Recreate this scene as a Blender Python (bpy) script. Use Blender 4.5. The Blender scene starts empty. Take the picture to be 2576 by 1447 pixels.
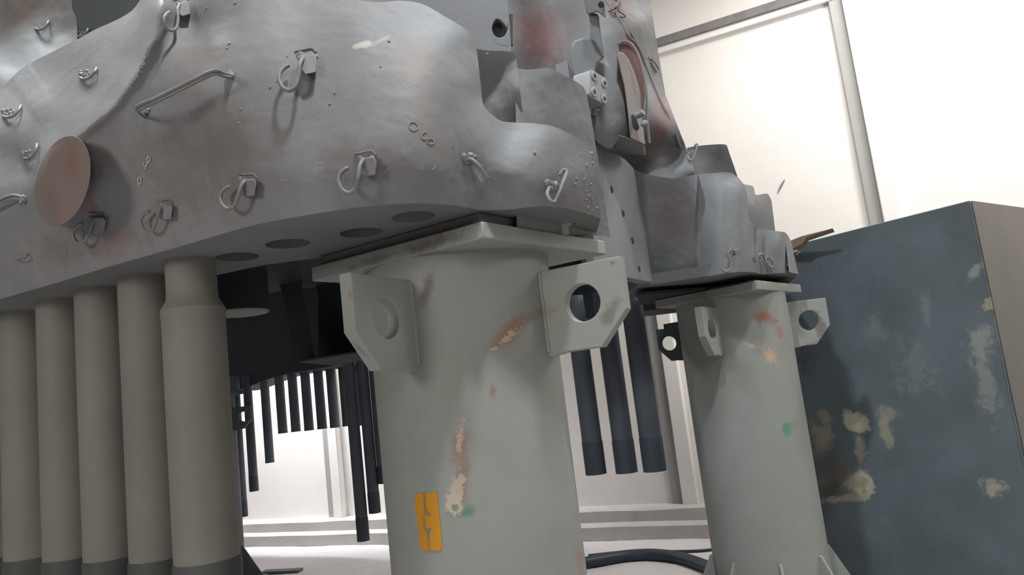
import bpy, bmesh, math, random
import numpy as np
from mathutils import Vector, Matrix, noise

random.seed(7)
scene = bpy.context.scene
COL = scene.collection

# ------------------------------------------------------------------ camera
F_PX, CX, CY = 1860.0, 1288.0, 723.5
EYE = Vector((0.0, 0.0, 1.70))
PITCH = math.atan(260.0 / F_PX)
ROLL = math.radians(6.7)
FW = Vector((0, math.cos(PITCH), math.sin(PITCH)))
_U0 = Vector((0, -math.sin(PITCH), math.cos(PITCH)))
_R0 = Vector((1, 0, 0))
RT = _R0 * math.cos(ROLL) - _U0 * math.sin(ROLL)
UP = _R0 * math.sin(ROLL) + _U0 * math.cos(ROLL)
cam_data = bpy.data.cameras.new('camera')
cam_data.sensor_fit = 'HORIZONTAL'
cam_data.sensor_width = 36.0
cam_data.lens = 36.0 * F_PX / 2576.0
cam_data.clip_start = 0.05
cam = bpy.data.objects.new('camera', cam_data)
COL.objects.link(cam)
cam.matrix_world = Matrix(((RT.x, UP.x, -FW.x, EYE.x), (RT.y, UP.y, -FW.y, EYE.y),
                           (RT.z, UP.z, -FW.z, EYE.z), (0, 0, 0, 1)))
scene.camera = cam

# ------------------------------------------------------------------ look
scene.view_settings.view_transform = 'Standard'
scene.view_settings.look = 'None'
scene.view_settings.exposure = 0.13
scene.view_settings.gamma = 1.0
scene.view_settings.use_curve_mapping = False

# ------------------------------------------------------------------ world and lamps
world = bpy.data.worlds.new('world')
scene.world = world
world.use_nodes = True
world.node_tree.nodes['Background'].inputs[0].default_value = (0.80, 0.88, 1.0, 1)
world.node_tree.nodes['Background'].inputs[1].default_value = 0.05


def area_lamp(name, loc, target, sx, sy, power, color=(1, 1, 1)):
    d = bpy.data.lights.new(name, 'AREA')
    d.shape = 'RECTANGLE'
    d.size, d.size_y = sx, sy
    d.energy = power
    d.color = color
    o = bpy.data.objects.new(name, d)
    COL.objects.link(o)
    o.location = loc
    o.rotation_euler = (Vector(target) - Vector(loc)).to_track_quat('-Z', 'Y').to_euler()
    return o


KEY = area_lamp('ceiling_floodlight', (0.70, 0.55, 6.3), (-0.2, 2.0, 2.0), 0.30, 0.30, 31, (0.90, 0.96, 1.0))
KEY.data.spread = math.radians(70)
KEYB = area_lamp('ceiling_floodlight', (-0.9, 0.5, 6.2), (1.95, 4.1, 1.8), 0.30, 0.30, 10, (0.90, 0.96, 1.0))
KEYB.data.spread = math.radians(50)
area_lamp('ceiling_floodlight', (3.2, 5.4, 6.3), (2.6, 6.4, 0.0), 2.0, 1.0, 125, (1.0, 0.98, 0.95)).data.spread = math.radians(150)
area_lamp('added_fill_lamp', (5.6, 3.0, 4.4), (1.8, 7.8, 4.2), 1.6, 1.2, 112, (1.0, 0.975, 0.945)).data.spread = math.radians(150)  # unseen lamp added to light the back wall more evenly
area_lamp('ceiling_floodlight', (-2.6, 3.4, 6.3), (-2.2, 2.6, 2.6), 0.8, 0.8, 70, (0.95, 0.98, 1.0)).data.spread = math.radians(90)
FARL = area_lamp('ceiling_floodlight', (-3.9, 9.3, 6.0), (-3.1, 10.1, 0.2), 1.8, 0.6, 400, (0.95, 0.965, 1.0))
FARL.data.spread = math.radians(80)
area_lamp('added_fill_lamp', (-3.4, -2.2, 3.2), (-0.4, 2.4, 1.7), 1.2, 1.2, 62, (1.0, 0.965, 0.91))  # unseen fill added behind the camera, brightening shaded sides from the left
area_lamp('added_fill_lamp', (1.0, -3.4, 4.4), (0.6, 2.4, 2.2), 1.6, 1.2, 34, (1.0, 0.98, 0.95))  # small unseen front fill, added for the flange and right lobe


# ------------------------------------------------------------------ picture geometry helpers
def at(px, py, Z):
    return EYE + (FW + RT * ((px - CX) / F_PX) + UP * ((CY - py) / F_PX)) * Z


def ray(px, py):
    return (FW + RT * ((px - CX) / F_PX) + UP * ((CY - py) / F_PX))


def on_level(px, py, z):
    r = ray(px, py)
    t = (z - EYE.z) / r.z
    return EYE + r * t


def depth_on_level(px, py, z):
    return (z - EYE.z) / ray(px, py).z


# back wall plane
WZ0 = 9.0
W_D = Vector((-0.9, 0.436, 0)).normalized()
W_N = Vector((-W_D.y, W_D.x, 0))            # towards the camera side
if W_N.y > 0:
    W_N = -W_N
W_P = Vector((0, WZ0, 0))


def on_wall(px, py, off=0.0):
    r = ray(px, py)
    p0 = W_P + W_N * off
    t = (p0 - EYE).dot(W_N) / r.dot(W_N)
    return EYE + r * t


def wall_t(px, py):
    return (on_wall(px, py) - W_P).dot(W_D)


# ------------------------------------------------------------------ mesh helpers
def lin(c):
    out = []
    for v in c[:3]:
        v = v / 255.0
        out.append(v / 12.92 if v <= 0.04045 else ((v + 0.055) / 1.055) ** 2.4)
    return tuple(out) + (1.0,)


def make_obj(name, verts, faces, mat, parent=None, smooth=True, angle=35, bevel=0.0, seg=2):
    me = bpy.data.meshes.new(name)
    org = Vector((0, 0, 0))
    p = parent
    while p is not None:
        org += p.location
        p = p.parent
    if parent is None and len(verts):
        c = Vector((0, 0, 0))
        for v in verts:
            c += Vector(v)
        c /= len(verts)
        c.z = min(v[2] for v in verts)
        loc = c
    else:
        loc = Vector((0, 0, 0))
    base = org + loc
    me.from_pydata([tuple(Vector(v) - base) for v in verts], [], faces)
    me.validate()
    bm = bmesh.new()
    bm.from_mesh(me)
    bmesh.ops.recalc_face_normals(bm, faces=bm.faces)
    bm.to_mesh(me)
    bm.free()
    if smooth:
        me.shade_smooth()
        me.set_sharp_from_angle(angle=math.radians(angle))
    if mat:
        me.materials.append(mat)
    o = bpy.data.objects.new(name, me)
    COL.objects.link(o)
    o.location = loc
    if parent is not None:
        o.parent = parent
    if bevel:
        m = o.modifiers.new('bevel', 'BEVEL')
        m.width = bevel
        m.segments = seg
        m.limit_method = 'ANGLE'
        m.angle_limit = math.radians(40)
        m.harden_normals = False
    return o


def empty(name, loc, label, cat, group=None):
    o = bpy.data.objects.new(name, None)
    COL.objects.link(o)
    o.location = loc
    o.empty_display_size = 0.1
    tag(o, label, cat, group)
    return o


def tag(o, label, cat, group=None):
    o['label'] = label
    o['category'] = cat
    if group:
        o['group'] = group
    return o


def structure(o):
    o['kind'] = 'structure'
    return o


def catmull(pts, n):
    P = np.array(pts, float)
    k = len(P)
    out = []
    for i in range(n):
        t = i / (n - 1) * (k - 1)
        j = min(int(t), k - 2)
        u = t - j
        p1, p2 = P[j], P[j + 1]
        p0 = P[j - 1] if j > 0 else 2 * p1 - p2
        p3 = P[j + 2] if j + 2 < k else 2 * p2 - p1
        # limited tangents keep corners tight
        m1, m2 = (p2 - p0) * 0.42, (p3 - p1) * 0.42
        out.append((2 * u**3 - 3 * u**2 + 1) * p1 + (u**3 - 2 * u**2 + u) * m1 +
                   (-2 * u**3 + 3 * u**2) * p2 + (u**3 - u**2) * m2)
    return np.array(out)


class Depth:
    """thin-plate spline through (x, y, Z) samples"""
    def __init__(self, pts, lam=1e-3):
        P = np.array(pts, float)
        self.xy = P[:, :2] / 500.0
        n = len(P)
        K = self._k(self.xy, self.xy) + lam * np.eye(n)
        A = np.zeros((n + 3, n + 3))
        A[:n, :n] = K
        A[:n, n] = 1
        A[:n, n + 1:] = self.xy
        A[n, :n] = 1
        A[n + 1:, :n] = self.xy.T
        self.w = np.linalg.solve(A, np.concatenate([P[:, 2], np.zeros(3)]))
        self.n = n

    @staticmethod
    def _k(a, b):
        d2 = ((a[:, None, :] - b[None, :, :]) ** 2).sum(-1)
        return 0.5 * d2 * np.log(d2 + 1e-12)

    def __call__(self, x, y):
        q = np.array([[x, y]], float) / 500.0
        return float((self._k(q, self.xy) @ self.w[:self.n])[0] + self.w[self.n] + q[0] @ self.w[self.n + 1:])

    def many(self, X):
        q = X / 500.0
        return self._k(q, self.xy) @ self.w[:self.n] + self.w[self.n] + q @ self.w[self.n + 1:]


def fbm(p, s, o=4):
    return noise.fractal(Vector(p) * s, 1.0, 2.0, o, noise_basis='PERLIN_ORIGINAL')


def patch(name, top, bottom, depth, mat, parent=None, nu=80, nv=40, thick=0.2, amp=0.004, bevel=0.008,
          push=None, rough=0.0015, mids=None, edge=0.0):
    """solid cast skin between two rails; the back runs away from the front by `thick`"""
    T, B = catmull(top, nu), catmull(bottom, nu)
    M = [T] + [catmull(m, nu) for m in (mids or [])] + [B]
    grid = np.zeros((nv, nu, 2))
    for i in range(nv):
        t = i / (nv - 1) * (len(M) - 1)
        j = min(int(t), len(M) - 2)
        grid[i] = M[j] * (1 - (t - j)) + M[j + 1] * (t - j)
    Z = depth.many(grid.reshape(-1, 2)).reshape(nv, nu)
    verts = []
    for i in range(nv):
        for j in range(nu):
            p = at(grid[i, j, 0], grid[i, j, 1], Z[i, j])
            if amp:
                d = fbm(p, 5.0, 3) * amp + fbm(p + Vector((9, 3, 1)), 30.0, 3) * rough
                p = p + FW * d
            verts.append(p)
    c = at(*grid.reshape(-1, 2).mean(0), 1.0) - EYE
    if push is None:
        push = c.normalized()
    push = Vector(push) * thick
    n = len(verts)
    verts += [v + push for v in verts]
    faces = []
    for i in range(nv - 1):
        for j in range(nu - 1):
            a = i * nu + j
            faces.append((a, a + 1, a + nu + 1, a + nu))
            faces.append((n + a, n + a + nu, n + a + nu + 1, n + a + 1))
    for j in range(nu - 1):
        faces.append((j, n + j, n + j + 1, j + 1))
        a = (nv - 1) * nu + j
        faces.append((a, a + 1, n + a + 1, n + a))
    for i in range(nv - 1):
        a = i * nu
        faces.append((a, a + nu, n + a + nu, n + a))
        a = i * nu + nu - 1
        faces.append((a, n + a, n + a + nu, a + nu))
    return make_obj(name, verts, faces, mat, parent, bevel=bevel, seg=3, angle=50)


def prism(name, front, push, mat, parent=None, bevel=0.004, seg=2, smooth=True):
    """closed block: outline polygon (world points) extruded by the vector push"""
    n = len(front)
    v = [Vector(p) for p in front] + [Vector(p) + Vector(push) for p in front]
    f = [tuple(range(n)), tuple(range(2 * n - 1, n - 1, -1))]
    for i in range(n):
        j = (i + 1) % n
        f.append((i, n + i, n + j, j))
    return make_obj(name, v, f, mat, parent, bevel=bevel, seg=seg, smooth=smooth)


def px_prism(name, pts, push, mat, parent=None, bevel=0.004, seg=2):
    return prism(name, [at(*p) for p in pts], push, mat, parent, bevel, seg)


def tube_mesh(paths, seg=10):
    """paths: list of (points, radius or radii)"""
    V, F = [], []
    for pts, rad in paths:
        pts = [Vector(p) for p in pts]
        n = len(pts)
        rads = rad if isinstance(rad, (list, tuple)) else [rad] * n
        prev = None
        base = len(V)
        for i, p in enumerate(pts):
            d = (pts[min(i + 1, n - 1)] - pts[max(i - 1, 0)])
            if d.length < 1e-9:
                d = Vector((0, 0, 1))
            d.normalize()
            if prev is None:
                a = d.orthogonal().normalized()
            else:
                a = (prev - d * prev.dot(d))
                a = a.normalized() if a.length > 1e-6 else d.orthogonal().normalized()
            prev = a
            b = d.cross(a)
            for k in range(seg):
                t = 2 * math.pi * k / seg
                V.append(p + (a * math.cos(t) + b * math.sin(t)) * rads[i])
        for i in range(n - 1):
            for k in range(seg):
                a0 = base + i * seg + k
                a1 = base + i * seg + (k + 1) % seg
                F.append((a0, a1, a1 + seg, a0 + seg))
        F.append(tuple(base + k for k in reversed(range(seg))))
        F.append(tuple(base + (n - 1) * seg + k for k in range(seg)))
    return V, F


def smooth3(pts, n):
    return [Vector(p) for p in catmull([tuple(p) for p in pts], n)]


def tubes(name, paths, mat, parent=None, seg=10):
    v, f = tube_mesh(paths, seg)
    return make_obj(name, v, f, mat, parent, angle=60)


def lumps(name, blobs, mat, parent=None, rough=0.25):
    """irregular weld metal: list of (centre, radius, stretch vector)"""
    V, F = [], []
    for c, r, s in blobs:
        bm = bmesh.new()
        bmesh.ops.create_icosphere(bm, subdivisions=2, radius=1.0)
        off = Vector((random.random() * 9, random.random() * 9, 0))
        base = len(V)
        for v in bm.verts:
            q = v.co.copy()
            q *= 1 + rough * 1.6 * noise.noise(q * 1.7 + off)
            V.append(Vector(c) + Vector((q.x * s[0], q.y * s[1], q.z * s[2])) * r)
        for f in bm.faces:
            F.append(tuple(base + v.index for v in f.verts))
        bm.free()
    return make_obj(name, V, F, mat, parent, angle=80)


def weld(name, blobs, mat, parent, vox=0.0016):
    o = lumps(name, blobs, mat, parent)
    m = o.modifiers.new('remesh', 'REMESH')
    m.mode = 'VOXEL'
    m.voxel_size = vox
    m.use_smooth_shade = True
    dg = bpy.context.evaluated_depsgraph_get()
    me = bpy.data.meshes.new_from_object(o.evaluated_get(dg))
    o.modifiers.clear()
    o.data = me
    return o


def lathe(name, prof, centre, mat, parent=None, seg=48, axis=Vector((0, 0, 1)), angle=35, cap=True):
    """prof: list of (radius, height along axis)"""
    axis = Vector(axis).normalized()
    a = axis.orthogonal().normalized()
    b = axis.cross(a)
    V, F = [], []
    for r, h in prof:
        for k in range(seg):
            t = 2 * math.pi * k / seg
            V.append(Vector(centre) + axis * h + (a * math.cos(t) + b * math.sin(t)) * r)
    n = len(prof)
    for i in range(n - 1):
        for k in range(seg):
            a0, a1 = i * seg + k, i * seg + (k + 1) % seg
            F.append((a0, a1, a1 + seg, a0 + seg))
    if cap:
        F.append(tuple(range(seg)))
        F.append(tuple((n - 1) * seg + k for k in range(seg)))
    return make_obj(name, V, F, mat, parent, angle=angle)


def holed_plate(name, outer, holes, thick, origin, ex, ey, mat, parent=None, bevel=0.002):
    """flat plate from a 2-D outline (list of (u,v)) with round holes [(u,v,r)], in the frame ex, ey at origin"""
    cu = bpy.data.curves.new(name, 'CURVE')
    cu.dimensions = '2D'
    cu.fill_mode = 'BOTH'
    cu.extrude = thick / 2
    cu.bevel_depth = bevel
    cu.bevel_resolution = 1
    cu.offset = -bevel

    def spl(pts):
        s = cu.splines.new('POLY')
        s.points.add(len(pts) - 1)
        for i, p in enumerate(pts):
            s.points[i].co = (p[0], p[1], 0, 1)
        s.use_cyclic_u = True
    spl(outer)
    for hh in holes:
        if not isinstance(hh, tuple):
            spl(hh)
            continue
        u, v, r = hh
        spl([(u + r * math.cos(2 * math.pi * k / 40), v + r * math.sin(2 * math.pi * k / 40)) for k in range(40)])
    tmp = bpy.data.objects.new('tmp', cu)
    COL.objects.link(tmp)
    dg = bpy.context.evaluated_depsgraph_get()
    me = bpy.data.meshes.new_from_object(tmp.evaluated_get(dg))
    vs = [tuple(v.co) for v in me.vertices]
    fs = [tuple(p.vertices) for p in me.polygons]
    bpy.data.objects.remove(tmp)
    bpy.data.meshes.remove(me)
    ex, ey = Vector(ex).normalized(), Vector(ey).normalized()
    ez = ex.cross(ey)
    V = [Vector(origin) + ex * v[0] + ey * v[1] + ez * v[2] for v in vs]
    # weld doubles
    me = bpy.data.meshes.new('t')
    me.from_pydata([tuple(v) for v in V], [], fs)
    bm = bmesh.new()
    bm.from_mesh(me)
    bmesh.ops.remove_doubles(bm, verts=bm.verts, dist=1e-5)
    bm.verts.index_update()
    V = [v.co.copy() for v in bm.verts]
    fs = [tuple(v.index for v in f.verts) for f in bm.faces]
    bm.free()
    bpy.data.meshes.remove(me)
    return make_obj(name, V, fs, mat, parent, angle=14)


def box(name, origin, ex, ey, ez, mat, parent=None, bevel=0.0):
    o, ex, ey, ez = Vector(origin), Vector(ex), Vector(ey), Vector(ez)
    v = [o, o + ex, o + ex + ey, o + ey, o + ez, o + ex + ez, o + ex + ey + ez, o + ey + ez]
    f = [(0, 3, 2, 1), (4, 5, 6, 7), (0, 1, 5, 4), (1, 2, 6, 5), (2, 3, 7, 6), (3, 0, 4, 7)]
    return make_obj(name, v, f, mat, parent, smooth=bool(bevel), bevel=bevel)


# ------------------------------------------------------------------ materials
class Mat:
    def __init__(self, name, base, vary=None, vscale=2.0, vamt=0.6, rough=0.75, metal=0.0, bump=0.25, bscale=40,
                 spec=0.3, bdist=0.004, contrast=(0.35, 0.65), nzs=16):
        self.m = bpy.data.materials.new(name)
        self.m.use_nodes = True
        self.nt = self.m.node_tree
        self.N, self.L = self.nt.nodes, self.nt.links
        self.b = self.N['Principled BSDF']
        self.b.inputs['Roughness'].default_value = rough
        self.b.inputs['Metallic'].default_value = metal
        self.b.inputs['Specular IOR Level'].default_value = spec
        self.geo = self.N.new('ShaderNodeNewGeometry')
        self.pos = self.geo.outputs['Position']
        self.nz = self.N.new('ShaderNodeTexNoise')
        self.nz.inputs['Scale'].default_value = nzs
        self.nz.inputs['Detail'].default_value = 5
        self.nz.inputs['Roughness'].default_value = 0.65
        self.L.new(self.pos, self.nz.inputs['Vector'])
        self.nf = self.N.new('ShaderNodeTexNoise')
        self.nf.inputs['Scale'].default_value = 70
        self.nf.inputs['Detail'].default_value = 4
        self.nf.inputs['Roughness'].default_value = 0.6
        self.nf.inputs['Distortion'].default_value = 1.2
        self.L.new(self.pos, self.nf.inputs['Vector'])
        rgb = self.N.new('ShaderNodeRGB')
        rgb.outputs[0].default_value = lin(base)
        self.col = rgb.outputs[0]
        if vary:
            for k, vc in enumerate(vary):
                n = self.N.new('ShaderNodeTexNoise')
                n.noise_dimensions = '4D'
                n.inputs['W'].default_value = k * 3.7 + len(name)
                n.inputs['Scale'].default_value = vscale * (1 + 0.7 * k)
                n.inputs['Detail'].default_value = 6
                n.inputs['Roughness'].default_value = 0.6
                n.inputs['Distortion'].default_value = 0.4
                self.L.new(self.pos, n.inputs['Vector'])
                mr = self.N.new('ShaderNodeMapRange')
                mr.inputs['From Min'].default_value = contrast[0]
                mr.inputs['From Max'].default_value = contrast[1]
                mr.inputs['To Max'].default_value = vamt
                self.L.new(n.outputs['Fac'], mr.inputs['Value'])
                self.mix(mr.outputs['Result'], lin(vc))
        if bump:
            bn = self.N.new('ShaderNodeTexNoise')
            bn.inputs['Scale'].default_value = bscale
            bn.inputs['Detail'].default_value = 6
            bn.inputs['Roughness'].default_value = 0.6
            self.L.new(self.pos, bn.inputs['Vector'])
            bu = self.N.new('ShaderNodeBump')
            bu.inputs['Strength'].default_value = bump
            bu.inputs['Distance'].default_value = bdist
            self.L.new(bn.outputs['Fac'], bu.inputs['Height'])
            self.L.new(bu.outputs['Normal'], self.b.inputs['Normal'])
        self.link()

    def mix(self, fac, color):
        mx = self.N.new('ShaderNodeMix')
        mx.data_type = 'RGBA'
        self.L.new(fac, mx.inputs['Factor'])
        self.L.new(self.col, mx.inputs['A'])
        if isinstance(color, tuple):
            mx.inputs['B'].default_value = color
        else:
            self.L.new(color, mx.inputs['B'])
        self.col = mx.outputs['Result']

    def link(self):
        self.L.new(self.col, self.b.inputs['Base Color'])

    def blob(self, px, py, Z, rx, ry, color, amt=1.0, edge=0.5, ang=0.0, noisy=0.5, depth_m=0.35, ring=None, fine=False):
        """a stain, or painted light or shade, with its own place and size on the thing (fixed in the place's own coordinates)"""
        c = at(px, py, Z)
        s = Z / F_PX
        a = math.radians(ang)
        A = (RT * math.cos(a) + UP * math.sin(a)) / (rx * s)
        B = (UP * math.cos(a) - RT * math.sin(a)) / (ry * s)
        C = FW / depth_m
        sub = self.N.new('ShaderNodeVectorMath')
        sub.operation = 'SUBTRACT'
        self.L.new(self.pos, sub.inputs[0])
        sub.inputs[1].default_value = c
        comb = self.N.new('ShaderNodeCombineXYZ')
        for k, ax in enumerate((A, B, C)):
            d = self.N.new('ShaderNodeVectorMath')
            d.operation = 'DOT_PRODUCT'
            self.L.new(sub.outputs[0], d.inputs[0])
            d.inputs[1].default_value = ax
            self.L.new(d.outputs['Value'], comb.inputs[k])
        ln = self.N.new('ShaderNodeVectorMath')
        ln.operation = 'LENGTH'
        self.L.new(comb.outputs[0], ln.inputs[0])
        ad = self.N.new('ShaderNodeMath')
        ad.operation = 'MULTIPLY_ADD'
        self.L.new((self.nf if fine else self.nz).outputs['Fac'], ad.inputs[0])
        ad.inputs[1].default_value = noisy * 5
        self.L.new(ln.outputs['Value'], ad.inputs[2])
        mr = self.N.new('ShaderNodeMapRange')
        mr.interpolation_type = 'SMOOTHSTEP'
        mr.inputs['From Min'].default_value = 1 - edge + noisy * 2.5
        mr.inputs['From Max'].default_value = 1 + noisy * 2.5
        mr.inputs['To Min'].default_value = amt
        mr.inputs['To Max'].default_value = 0.0
        self.L.new(ad.outputs[0], mr.inputs['Value'])
        fac = mr.outputs['Result']
        if ring is not None:
            m2 = self.N.new('ShaderNodeMapRange')
            m2.interpolation_type = 'SMOOTHSTEP'
            m2.inputs['From Min'].default_value = ring - 0.15 + noisy * 2.5
            m2.inputs['From Max'].default_value = ring + 0.1 + noisy * 2.5
            self.L.new(ad.outputs[0], m2.inputs['Value'])
            mu = self.N.new('ShaderNodeMath')
            mu.operation = 'MULTIPLY'
            self.L.new(fac, mu.inputs[0])
            self.L.new(m2.outputs['Result'], mu.inputs[1])
            fac = mu.outputs[0]
        self.mix(fac, lin(color))
        self.link()
        return self


H = 0.47                              # underside of the near casing above the eye
ZB = EYE.z + H

cast = Mat('dusty_cast_steel', (138, 139, 141), vary=[(124, 116, 112), (152, 154, 157), (112, 111, 111)], vscale=1.6,
           vamt=0.55, rough=0.62, bump=0.2, bscale=45, spec=0.35)
RED = (132, 92, 86)
cast.blob(1050, 160, 1.8, 70, 130, (146, 130, 124), 0.6, 0.9, 0, 0.5)
cast.blob(1080, 320, 1.8, 60, 150, (142, 130, 124), 0.45, 0.9, 8, 0.5)
cast.blob(215, 470, 2.0, 60, 130, (130, 98, 92), 0.7, 0.9, -5, 0.5)
cast.blob(300, 600, 2.0, 160, 50, (122, 98, 92), 0.5, 0.9, 12, 0.6)
cast.blob(560, 360, 1.75, 170, 130, (118, 114, 113), 0.6, 0.8, 0, 0.5)
cast.blob(640, 180, 1.75, 60, 120, (120, 118, 118), 0.5, 0.9, 0, 0.5)
cast.blob(900, 90, 1.75, 30, 16, (184, 180, 174), 0.8, 0.4, 15, 0.5)
cast.blob(940, 75, 1.75, 34, 9, (160, 158, 155), 0.8, 0.8, 35, 0.3)
cast.blob(900, 400, 1.75, 200, 60, (120, 112, 110), 0.5, 0.9, 0, 0.5)
cast.blob(440, 430, 1.85, 230, 150, (122, 112, 108), .6, .9, 0, .6)
cast.blob(480, 140, 1.8, 110, 120, (122, 114, 110), .6, .9, 30, .6)
cast.blob(150, 620, 2.1, 200, 70, (118, 106, 102), .5, .9, 15, .6)
CAST = cast.m

cast2 = Mat('dusty_cast_steel_of_far_half', (128, 130, 132), vary=[(120, 114, 112), (140, 143, 146)], vscale=1.3,
            vamt=0.5, rough=0.62, bump=0.25, bscale=40, spec=0.35)
cast2.blob(1360, 90, 3.6, 110, 150, (114, 80, 78), 0.9, 0.9, 0, 0.15, 1.0)
cast2.blob(1590, 170, 3.3, 60, 170, (150, 112, 106), 0.75, 0.9, -8, 0.15, 1.0)
cast2.blob(1670, 300, 3.6, 50, 150, (146, 112, 108), 0.65, 0.9, -12, 0.15, 1.0)
cast2.blob(1560, 10, 3.5, 90, 70, (146, 120, 118), 0.5, 0.9, 0, 0.15, 1.0)
cast2.blob(1700, 560, 3.5, 75, 120, (112, 98, 96), 0.7, 0.9, 0, 0.15, 0.6)  # darkens the shell's left face, its shadow put into the colour
cast2.blob(1680, 470, 3.5, 90, 60, (112, 104, 104), 0.6, 0.9, 0, 0.15, 0.6)  # same painted shadow, upper part of the left face
cast2.blob(1670, 650, 3.5, 60, 60, (92, 104, 106), 0.8, 0.9, 0, 0.15, 0.6)  # same painted shadow, bluish lower part of the left face
cast2.blob(60, 20, 2.9, 130, 70, (124, 112, 104), .8, .9, 0, .5, .5)
CAST2 = cast2.m

redface = Mat('red_brown_scaled_steel', (124, 90, 84), vary=[(140, 104, 96), (112, 92, 88)], vscale=5, rough=0.7,
              bump=0.2).m
UNDER = Mat('dusty_underside_steel', (120, 121, 122), vary=[(104, 102, 100)], vscale=2, vamt=0.5, rough=0.8,
            bump=0.12).m
PIPE = Mat('dusty_pipe_steel', (140, 137, 130), vary=[(122, 119, 113)], vscale=4, vamt=0.5, rough=0.6, bump=0.12).m
SLEEVE = Mat('bare_dark_pipe_end_steel', (88, 90, 90), vary=[(78, 80, 80)], vscale=4, rough=0.55, bump=0.1).m
DARKPIPE = Mat('dark_slate_pipe_steel', (100, 106, 114), vary=[(88, 93, 101)], vscale=3, rough=0.6, bump=0.1).m  # blue-grey of the haze is put into this pipe colour
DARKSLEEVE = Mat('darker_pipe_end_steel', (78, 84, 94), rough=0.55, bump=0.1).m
INNER = Mat('dark_inner_casing_steel', (54, 58, 64), vary=[(46, 50, 56)], vscale=2, rough=0.75, bump=0.1).m  # dark colour holds the shade inside the casing; small parts reuse it
RODM = Mat('dusty_round_bar_steel', (134, 134, 133), vary=[(118, 117, 117)], vscale=20, rough=0.55, bump=0.3,
           bscale=150, bdist=0.001).m
WELD = Mat('weld_spatter_steel', (146, 144, 142), vary=[(112, 110, 110)], vscale=30, rough=0.5, bump=0.5,
           bscale=200, bdist=0.001).m
PLATEM = Mat('machined_steel_plate', (150, 152, 152), vary=[(140, 142, 143)], vscale=3, rough=0.5, bump=0.05).m
CHALK = Mat('chalk_mark', (205, 198, 190), rough=0.9, bump=0).m


# =================================================================== ROOM
WALLM = Mat('white_fabric_wall_lining', (228, 224, 219), vary=[(217, 214, 210), (234, 229, 224)], vscale=0.8, vamt=0.6,
            rough=0.9, bump=0.3, bscale=5, bdist=0.01).m
BATTEN = Mat('grey_wall_batten', (165, 164, 161), vary=[(148, 147, 145)], vscale=1.2, rough=0.8, bump=0.1).m
BATTENW = Mat('white_wall_batten', (228, 225, 221), rough=0.8, bump=0.1).m
BEAMM = Mat('dusty_grey_rail', (128, 124, 124), vary=[(108, 104, 104)], vscale=6, rough=0.8, bump=0.1).m
SAND = Mat('pale_blasting_grit_floor', (205, 201, 201), vary=[(190, 186, 187), (214, 210, 210)], vscale=1.2, rough=0.95,
           bump=0.6, bscale=8, bdist=0.03).m
LEDGEM = Mat('dusty_concrete_ledge', (190, 186, 182), vary=[(170, 166, 164)], vscale=3, rough=0.9, bump=0.4,
             bscale=20, bdist=0.01).m
CEILM = Mat('white_ceiling_lining', (222, 220, 216), rough=0.9, bump=0.1, bscale=5).m

ROOM_H = 6.6
T0, T1, DEEP = -9.0, 10.0, 13.0


def wp(t, n, z):
    return W_P + W_D * t + W_N * n + Vector((0, 0, z))


def slab(name, t0, t1, n0, n1, z0, z1, mat, **k):
    return structure(box(name, wp(t0, n0, z0), W_D * (t1 - t0), W_N * (n1 - n0), (0, 0, z1 - z0), mat, **k))


slab('wall_back', T0, T1, -0.15, 0.0, 0.0, ROOM_H, WALLM)
GREYW = Mat('grey_rubber_wall_lining', (150, 148, 145), rough=0.9, bump=0.1).m  # unseen front wall greyed to cut bounced light
slab('wall_left', T1, T1 + 0.15, -0.15, DEEP, 0.0, ROOM_H, WALLM)
slab('wall_right', T0 - 0.15, T0, -0.15, DEEP, 0.0, ROOM_H, WALLM)
slab('wall_front', T0 - 0.15, T1 + 0.15, DEEP, DEEP + 0.15, 0.0, ROOM_H, GREYW)
slab('ceiling', T0 - 0.15, T1 + 0.15, -0.15, DEEP + 0.15, ROOM_H, ROOM_H + 0.15, CEILM)

# floor with low drifts of grit
nx, ny = 150, 110
V, Fc = [], []
for i in range(ny):
    for j in range(nx):
        p = wp(T0 + (T1 - T0) * j / (nx - 1), DEEP * i / (ny - 1), 0)
        p.z = 0.012 * fbm(p, 1.1, 4) + 0.004 * fbm(p, 6, 3)
        V.append(p)
for i in range(ny - 1):
    for j in range(nx - 1):
        a = i * nx + j
        Fc.append((a, a + 1, a + nx + 1, a + nx))
n0 = len(V)
c4 = [0, nx - 1, ny * nx - 1, (ny - 1) * nx]
V += [V[k] - Vector((0, 0, 0.2)) for k in c4]
Fc.append((n0, n0 + 3, n0 + 2, n0 + 1))
structure(make_obj('floor', V, Fc, SAND, None, angle=60))

# two stepped ledges at the foot of the wall
def ledge(name, z0, z1, depth_m):
    n = 160
    V, Fc = [], []
    for i in range(n):
        t = T0 + (T1 - T0) * i / (n - 1)
        w = 0.012 * noise.noise(Vector((t * 1.7, z1 * 9, 0)))
        for (nn, zz) in ((0.0, z0), (depth_m + w, z0), (depth_m + w * 0.5, z1 - 0.02 + w), (depth_m - 0.05, z1 + w * 0.6), (0.0, z1 + 0.01)):
            V.append(wp(t, nn, zz))
    for i in range(n - 1):
        for k in range(5):
            a, b = i * 5 + k, i * 5 + (k + 1) % 5
            Fc.append((a, b, b + 5, a + 5))
    Fc.append(tuple(range(5)))
    Fc.append(tuple((n - 1) * 5 + k for k in range(5)))
    return structure(make_obj(name, V, Fc, LEDGEM, None, angle=30))


ledge('baseboard_back', 0.0, 0.16, 0.34)
ledge('trim_1', 0.16, 0.30, 0.20)

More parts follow.
